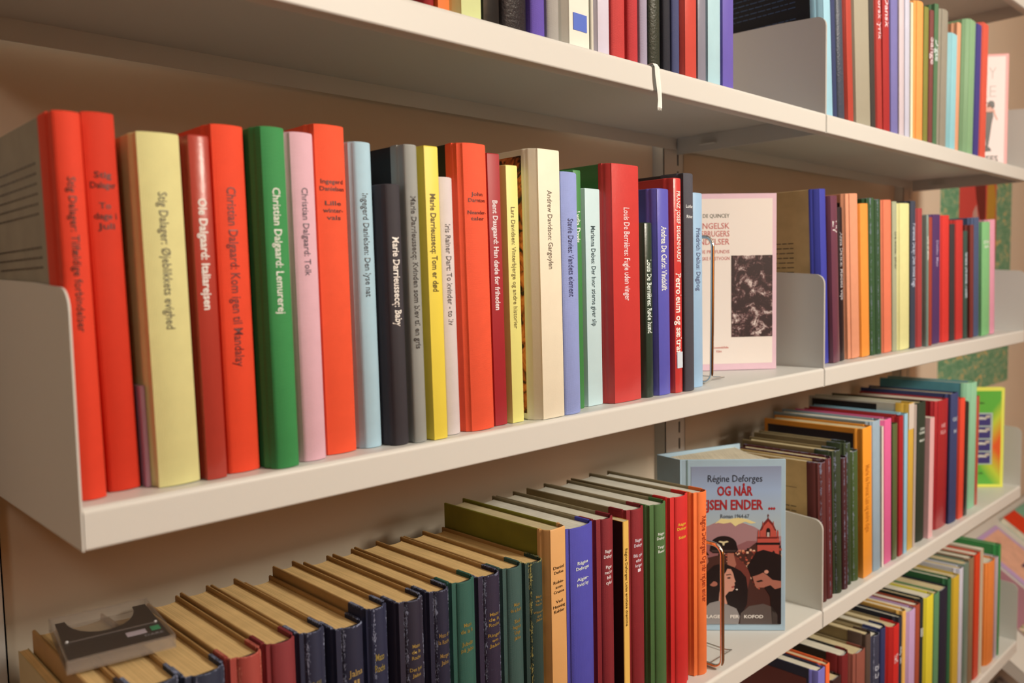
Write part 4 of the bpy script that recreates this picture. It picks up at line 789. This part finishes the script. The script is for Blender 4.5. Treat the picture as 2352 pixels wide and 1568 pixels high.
pic('figures_print', [
 (HR, ell(.36, .505, .145, .105, 18, 0, math.pi) + [(.205, .470), (.24, .455), (.49, .455), (.52, .475)], 7),       # peaked cap
 ((70, 52, 46), [(.23, .462), (.49, .462), (.50, .474), (.22, .474)], 8),
 ((226, 206, 150), [(.30, .525), (.345, .517), (.35, .503), (.365, .503), (.37, .517), (.415, .525), (.40, .532), (.358, .527), (.315, .532)], 8),
 (SK2, [(.40, .455), (.47, .452), (.50, .38), (.46, .34), (.40, .36)], 7),
 ((120, 58, 46), [(.48, .44), (.60, .38), (.66, .32), (.62, .20), (.50, .30)], 6),
 (SK2, [(.02, .33), (.02, .455), (.10, .470), (.17, .45), (.19, .40), (.15, .36), (.10, .32)], 6), (HR, [(.0, .43), (.02, .48), (.14, .485), (.20, .44), (.16, .445), (.08, .455)], 7),
 (HR, [(.08, .385), (.16, .395), (.16, .405), (.08, .40)], 8), (HR, [(.06, .345), (.13, .343), (.13, .352), (.06, .354)], 8),
 (HR, [(.12, .10), (.13, .24), (.17, .33), (.25, .375), (.36, .39), (.47, .365), (.55, .34), (.61, .30), (.63, .22), (.62, .13), (.56, .06), (.40, .04)], 8),  # long dark hair
 (SK, [(.385, .335), (.40, .355), (.44, .352), (.465, .325), (.475, .300), (.492, .272), (.478, .266), (.484, .250), (.474, .242), (.478, .226), (.455, .212), (.415, .208), (.375, .180), (.40, .130), (.30, .120), (.31, .20), (.33, .26), (.35, .31)], 9),
 (SK2, ell(.245, .258, .045, .030, 14), 9), (HR, [(.20, .25), (.245, .275), (.30, .30), (.30, .34), (.18, .33)], 10),
 (HR, [(.395, .298), (.425, .302), (.44, .296), (.425, .291), (.40, .292)], 10), (HR, [(.385, .318), (.435, .322), (.452, .312), (.435, .316), (.39, .312)], 10), ((170, 60, 52), [(.445, .240), (.474, .246), (.470, .234), (.448, .232)], 10),
 ((150, 140, 128), [(.13, .0), (.14, .10), (.20, .135), (.30, .15), (.40, .125), (.50, .10), (.54, .05), (.52, .0)], 10),                   # pale jacket
 ((96, 82, 72), [(.54, .0), (.55, .07), (.64, .115), (.80, .13), (.90, .11), (.96, .06), (.96, .0)], 9),
 (HR, [(.66, .40), (.72, .46), (.80, .475), (.90, .46), (1, .44), (1, .0), (.90, .0), (.88, .18), (.80, .25), (.70, .26), (.66, .31), (.62, .37)], 9),         # man on the right
 (SK2, [(.68, .305), (.74, .315), (.80, .330), (.85, .310), (.90, .285), (1, .275), (1, .235), (.93, .225), (.88, .25), (.80, .235), (.72, .235), (.70, .265)], 10), (SK, ell(.835, .335, .025, .022, 12), 11),
 (HR, [(.72, .275), (.78, .285), (.80, .275), (.74, .268)], 11), ((238, 226, 200), ell(.505, .222, .012, .008, 10), 11)])
def L2(u0, u1, v0, ch, s, bo): return (s, PX0+PW*u0, PX0+PW*u1, PZ0+PH*v0, ch, bo)
line_list(t, 'author_lettering', [L2(.185, .79, .904, .0090, 'Régine Deforges', .002)], (46, 48, 54), eps=.0006)
line_list(t, 'title_lettering', [L2(.29, .685, .818, .0120, 'OG NÅR', .03), L2(.055, .80, .730, .0125, 'REJSEN ENDER', .03), L2(.855, .935, .730, .0125, '...', .04)], (170, 38, 40), eps=.0006)
line_list(t, 'subtitle_lettering', [L2(.325, .645, .675, .0052, 'Roman 1964-67', .002)], (70, 78, 80), eps=.0006)
line_list(t, 'publisher_lettering', [L2(.04, .36, .040, .0042, 'FORLAGET', .03), L2(.43, .53, .040, .0042, 'PER', .03), L2(.585, .80, .040, .0042, 'KOFOD', .03)], (240, 230, 218), eps=.0016)

# --- green and yellow cover with a strip of four pictures
ag = math.atan2(-.744, .668)
t = cover_book((1.7615, .0231, ZS['L']+.0004), ag, .118, .2075, .013, 'yellow-edged green and orange book with four small pictures, cover outwards, lower shelf', mat('flat', (226, 222, 84)))
bm = new(); box(bm, -.112, -.0065, -.0003, .0003, .0065, .2010); link('cover_panel', fixn(bm), mat('sunburst', (120, 170, 60)), t)
bm = new(); box(bm, -.0700, -.0235, -.0006, .0002, .0480, .1560); link('picture_strip', fixn(bm), mat('print', (170, 182, 160)), t)
for k in range(4):
    z0 = .0505+k*.0263
    bm = new(); box(bm, -.0660, -.0275, -.0009, -.0003, z0, z0+.0232); link('small_picture', fixn(bm), mat('print', (58, 52, 104)), t)
    bm = new(); prism(bm, [(-.060+.002*math.cos(q), 0) if False else (-.0465+.013*math.cos(q)*(1-.15*(k % 2)), z0+.0125+.0055*math.sin(q)) for q in [math.pi*j/8 for j in range(9)]], -.0012, -.0008, axis='y')
    link('pale_figure', fixn(bm), mat('print', (204, 196, 170)), t)
    bm = new(); prism(bm, [(-.040, z0+.0150), (-.029, z0+.0160), (-.029, z0+.0220), (-.037, z0+.0205)], -.0012, -.0008, axis='y'); link('pale_figure', fixn(bm), mat('print', (190, 176, 150)), t)
line_list(t, 'cover_lettering', [('KROPPEN', -.066, -.041, .1745, .0035, .02), ('NOVELLER', -.066, -.041, .0280, .0035, .02)], (70, 90, 44), eps=.0008)

# --- white cover with a standing figure, upper shelf
t = cover_book((1.7610, .0290, ZS['T']+.0004), math.atan2(-.75, .66), .122, .2290, .014, 'white book with pink border and standing figure, cover outwards, upper shelf', mat('flat', (232, 156, 142)))
bm = new(); box(bm, -.117, -.0065, -.0003, .0003, .006, .2240); link('cover_panel', fixn(bm), mat('print', (226, 200, 182)), t)
line_list(t, 'title_lettering', [('TRUDY', -.108, -.024, .1800, .0240, -.01), ('MILLE', -.104, -.024, .1440, .0240, -.01)], (186, 166, 150), eps=.0005)
line_list(t, 'foot_lettering', [('DET ER TEES', -.108, -.0180, .0160, .0120, .02)], (40, 44, 38), eps=.0005)
bm = new()
def fig(poly, mi): prism(bm, [(-.0555+a, .036+b) for a, b in poly], -.0008, -.0002, mi=mi, axis='y')
fig([(.012, 0), (.024, .001), (.023, .006), (.018, .010), (.021, .030), (.024, .055), (.027, .070), (.026, .079), (.010, .079), (.010, .062), (.012, .045), (.013, .030), (.014, .014), (.012, .010)], 0)
fig([(.010, .077), (.026, .077), (.0275, .083), (.025, .090), (.014, .090), (.0105, .084)], 1)
fig([(.015, .088), (.016, .097), (.020, .101), (.026, .1005), (.029, .096), (.029, .088), (.025, .0845), (.022, .089), (.018, .088)], 0)
fig([(.0155, .089), (.0155, .095), (.0195, .097), (.022, .092), (.019, .088)], 1)
fig([(.013, .086), (.004, .082), (.002, .085), (.011, .092), (.014, .091)], 1); fig([(.002, .083), (.003, .096), (.015, .0985), (.015, .0955), (.006, .0935), (.0055, .084)], 0)
fig([(.026, .082), (.029, .072), (.034, .062), (.036, .063), (.031, .074), (.029, .084)], 1)
link('figure_print', fixn(bm), [mat('print', (44, 38, 36)), mat('print', (206, 140, 112))], t)

# ================================================================= WIRE BOOKENDS
def tube(points, r, closed=False, seg=10, name='wire', parent=None, m=None):
    cu = bpy.data.curves.new(name, 'CURVE'); cu.dimensions = '3D'; s = cu.splines.new('POLY'); s.points.add(len(points)-1)
    for q, p in zip(s.points, points): q.co = (*p, 1)
    s.use_cyclic_u = closed; cu.bevel_depth = r; cu.bevel_resolution = 3; cu.use_fill_caps = True
    o = bpy.data.objects.new(name, cu); COL.objects.link(o)
    me = bpy.data.meshes.new_from_object(o.evaluated_get(bpy.context.evaluated_depsgraph_get())); bpy.data.objects.remove(o); bpy.data.curves.remove(cu)
    return link(name, me, m or chrome(), parent, True)
def rounded_rect(y0, y1, z0, z1, r, x=0, n=6, slant=0):
    pts = []
    for cy, cz, a0 in ((y0+r, z0+r, math.pi), (y1-r, z0+r, 1.5*math.pi), (y1-r, z1-r, 0), (y0+r, z1-r, .5*math.pi)):
        for k in range(n+1):
            a = a0+math.pi/2*k/n; yy, zz = cy+r*math.cos(a), cz+r*math.sin(a); pts.append((x+slant*(zz-z0), yy, zz))
    return pts
def bookend(loc, y1, z1, label, foot, slant=0, r=.0026):
    t = thing('wire_bookend', loc, label, 'bookend', 'chrome wire bookends')
    tube(rounded_rect(0, y1, r, z1, .011, slant=slant), r, True, name='upright_loop', parent=t)
    tube([(0, .018, r), (-foot, .018, r), (-foot-.004, .024, r), (-foot-.004, y1-.024, r), (-foot, y1-.018, r), (0, y1-.018, r)], .0009, name='foot_wire', parent=t)
    return t
bookend((.6665, .0215, .0003), .120, .166, 'chrome wire loop bookend between light blue book and white cover, middle shelf', -.055, .02, .0021)
bookend((.6585, .0035, ZS['L']+.0003), .130, .145, 'chrome wire loop bookend against orange book in front of novel, lower shelf', -.05)

# ================================================================= CLEAR CASE ON THE BOOKS
t = thing('plastic_case', (.0052, .0635, ZS['L']+.2066), 'clear plastic case with dark card insert, lying on worn books, lower shelf', 'case', None, (math.radians(-1.2), math.radians(0.0), math.radians(-8.5)))
CW, CDp, CHh = .0650, .0880, .0098; CP = clear_plastic(.32); CPL = clear_plastic(.07)
bm = new()
for q in ((0, CW, 0, CDp, 0, .0011), (0, .0011, 0, CDp, .0011, CHh-.0011), (CW-.0011, CW, 0, CDp, .0011, CHh-.0011), (.0011, CW-.0011, 0, .0011, .0011, CHh-.0011), (.0011, CW-.0011, CDp-.0011, CDp, .0011, CHh-.0011)):
    box(bm, *q)
link('case_base', fixn(bm), CP, t)
bm = new(); box(bm, 0, CW, 0, CDp, CHh-.0010, CHh); link('case_lid', fixn(bm), CPL, t)
bm = new(); arc = [(CW*.82-(CW*.34)*(1-math.cos(math.pi*k/12)), CDp*.90-.036*math.sin(math.pi*k/12)) for k in range(13)]
prism(bm, [(.002, .002), (CW-.002, .002), (CW-.003, CDp*.90)] + arc + [(.003, CDp*.90)], .0068, .0074); link('card_insert', fixn(bm), mat('print', (34, 26, 22)), t)
bm = new(); box(bm, .0035, CW-.0035, .0350, .0362, .0075, .0080); link('card_fold', fixn(bm), mat('print', (96, 84, 74)), t)
bm = new(); box(bm, CW*.60, CW*.79, .0200, .0275, .0075, .0078); link('white_label', fixn(bm), mat('print', (196, 176, 172)), t)
bm = new(); box(bm, CW*.84, CW*.93, .0215, .0290, .0075, .0078); link('green_label', fixn(bm), mat('print', (46, 148, 92)), t)
bm = new(); text_on(bm, 'DARE', CW*.75, CW*.93, .0125, .0160, lambda a, b: (a, b, .0078), bold=.01); fixn(bm); link('insert_lettering', bm, mat('print', (150, 140, 134)), t)
for q in ((.005, .036), (CW-.005, .036)):
    bm = new(); bmesh.ops.create_uvsphere(bm, u_segments=10, v_segments=6, radius=.0011); bmesh.ops.translate(bm, verts=bm.verts, vec=(q[0], q[1], .0078)); link('case_peg', fixn(bm), mat('gloss', (225, 215, 200)), t, True)

# ================================================================= POSTER AND DISPLAY RACK BEYOND THE SHELVES
t = thing('poster', (2.045, DW, -.20), 'green mottled poster with red picture on the wall beyond the shelves', 'poster')
bm = new(); box(bm, 0, .573, -.0012, 0, 0, .61); link('poster_sheet', fixn(bm), mat('mottle', (110, 150, 110)), t)
bm = new(); box(bm, .130, .430, -.0020, -.0012, .22, .60); link('poster_picture', fixn(bm), mat('print', (206, 72, 62)), t)
def blob(name, pts, colr, ly):
    bm = new(); prism(bm, pts, -.0022-.0003*ly, -.0018, axis='y'); link(name, fixn(bm), mat('print', colr), t)
blob('printed_figure', [(.215, .36), (.235, .48), (.260, .50), (.290, .44), (.300, .38), (.290, .30), (.250, .27)], (196, 150, 130), 1)
blob('printed_figure', [(.240, .58), (.258, .52), (.290, .46), (.320, .42), (.335, .48), (.330, .60)], (110, 40, 36), 2)
blob('printed_figure', [(.345, .45), (.350, .57), (.400, .59), (.425, .52), (.410, .44), (.380, .40)], (190, 140, 50), 2)
blob('printed_figure', [(.300, .36), (.330, .43), (.360, .44), (.370, .37), (.345, .30), (.315, .29)], (84, 70, 76), 3)
blob('printed_figure', [(.335, .25), (.340, .36), (.380, .39), (.425, .38), (.428, .24)], (190, 140, 130), 1)

def rack(loc, w_, run, label, grp='sloping display racks'):
    """steel shelf that slopes down towards the room"""
    t = thing('display_rack', loc, label, 'rack', grp)
    a = math.radians(35); dy, dz = run*math.cos(a), run*math.sin(a)
    bm = new(); prism(bm, [(0, 0), (dy, dz), (dy-.0009, dz+.0014), (-.0009, .0014)], 0, w_, axis='x'); link('sloping_board', fixn(bm), STEEL, t)
    bm = new(); prism(bm, [(0, 0), (-.008, .012), (-.0095, .011), (-.0015, -.002)], 0, w_, axis='x'); link('stop_edge', fixn(bm), STEEL, t)
    for xs in (0, w_-.0015):
        bm = new(); prism(bm, [(0, -.002), (dy, dz), (dy, dz-.05), (.03, -.004)], xs, xs+.0015, axis='x'); link('side_bracket', fixn(bm), STEEL, t)
    return t
rack((1.86, -.075, -.8035), 1.35, .385, 'cream steel sloping display rack under the poster, holding face-up books')
rack((1.86, -.15, -1.12), 1.35, .40, 'lower cream steel sloping display rack with a grey photo magazine')
SL = math.radians(35)
def on_rack(zy, x, w_, l_, th_, top, label, name='magazine', cat='magazine', z0=-.8035, y0=-.075):
    """flat item lying on the slope; zy = distance of its lower edge up the slope from the stop"""
    t = thing(name, (x, y0+zy*math.cos(SL)-.0014*math.sin(SL)-.0004, z0+zy*math.sin(SL)+.0014*math.cos(SL)+.0006), label, cat, 'face-up reading on the display racks', (SL, 0, 0))
    bm = new(); box(bm, .001, w_-.001, .001, l_-.001, .0004, th_-.0004); link('page_block', fixn(bm), mat('pages', WHITEP), t)
    bm = new(); box(bm, 0, w_, 0, l_, th_-.0005, th_, bev=.0001); link('front_cover', fixn(bm), top, t)
    bm = new(); box(bm, 0, w_, 0, l_, 0, .0004); link('back_cover', fixn(bm), top, t)
    return t
t = on_rack(.10, 2.225, .200, .262, .004, mat('gloss', (196, 160, 190)), 'peach magazine with lilac border on the display rack')
bm = new(); box(bm, .022, .186, .004, .250, .0041, .0044); link('cover_picture', fixn(bm), mat('board', (226, 168, 132)), t)
bm = new(); box(bm, .085, .125, .140, .148, .0045, .0048); link('printed_mark', fixn(bm), mat('print', (90, 66, 80)), t)
bm = new(); text_on(bm, 'vinter', .05, .12, .215, .232, lambda a, b: (a, b, .0047), bold=-.01); fixn(bm); link('cover_lettering', bm, mat('print', (160, 100, 80)), t)
t = on_rack(.13, 2.475, .270, .235, .016, mat('gloss', (120, 176, 140)), 'thick red and green book face up on the display rack', 'book', 'book')
bm = new(); box(bm, 0, .105, 0, .235, .0161, .0165); link('red_cover_band', fixn(bm), mat('gloss', (226, 60, 32)), t)
bm = new(); text_on(bm, 'JULI', .02, .06, .10, .12, lambda a, b: (a, b, .0168), bold=.01); fixn(bm); link('cover_lettering', bm, mat('print', (150, 30, 20)), t)
t = on_rack(.02, 2.00, .205, .285, .004, mat('gloss', (166, 116, 120)), 'mauve magazine with colourful foot picture on the display rack')
bm = new(); box(bm, .002, .200, .004, .135, .0041, .0044); link('cover_picture', fixn(bm), mat('bust', (200, 100, 80)), t)
bm = new(); box(bm, .002, .200, .004, .038, .0045, .0048); link('red_foot_band', fixn(bm), mat('print', (214, 80, 70)), t)
t = on_rack(.06, 1.965, .22, .29, .004, mat('greyphoto', (190, 186, 180)), 'grey and white photo magazine on the lower display rack', z0=-1.12, y0=-.15)

# ================================================================= SUB-PARTS: print and labels belong to the part that carries them
CARRY = {'spine_lettering': ('spine', 'cover'), 'spine_label': ('spine', 'cover'), 'blue_square': ('spine',), 'silver_emblem': ('spine',), 'headband': ('page_block',),
         'cover_picture': ('front_cover', 'cover_board', 'cover'), 'cover_text': ('cover_board',), 'cover_panel': ('front_cover',), 'woodcut_picture': ('front_cover',),
         'author_lettering': ('front_cover',), 'title_lettering': ('front_cover',), 'subtitle_lettering': ('front_cover',), 'publisher_lettering': ('front_cover',), 'foot_lettering': ('front_cover',),
         'cover_lettering': ('front_cover',), 'figure_print': ('front_cover',), 'figures_print': ('front_cover',), 'mountain_print': ('front_cover',), 'town_print': ('front_cover',), 'church_print': ('front_cover',),
         'picture_strip': ('front_cover',), 'small_picture': ('front_cover',), 'pale_figure': ('front_cover',), 'cover_joint': ('front_cover',), 'red_cover_band': ('front_cover',), 'red_foot_band': ('front_cover',), 'printed_mark': ('front_cover',),
         'white_label': ('card_insert',), 'green_label': ('card_insert',), 'insert_lettering': ('card_insert',), 'card_fold': ('card_insert',), 'printed_figure': ('poster_picture',)}
PART_LABEL = {'ribbon': 'white marker ribbon hanging over the shelf lip', 'blue_square': 'blue square printed near the foot of the spine', 'silver_emblem': 'silver drop-shaped emblem',
              'woodcut_picture': 'dark brown woodcut picture', 'green_label': 'small green square label', 'white_label': 'white paper label', 'poster_picture': 'red picture with blurred figures'}
for th in [o for o in bpy.data.objects if o.parent is None and o.get('category')]:
    kids = list(th.children); by = {}
    for k in kids: by.setdefault(k.name.split('.')[0], k)
    for k in kids:
        b = k.name.split('.')[0]
        if b in PART_LABEL: k['label'] = PART_LABEL[b]
        for c in CARRY.get(b, ()):
            if c in by and by[c] is not k: k.parent = by[c]; break
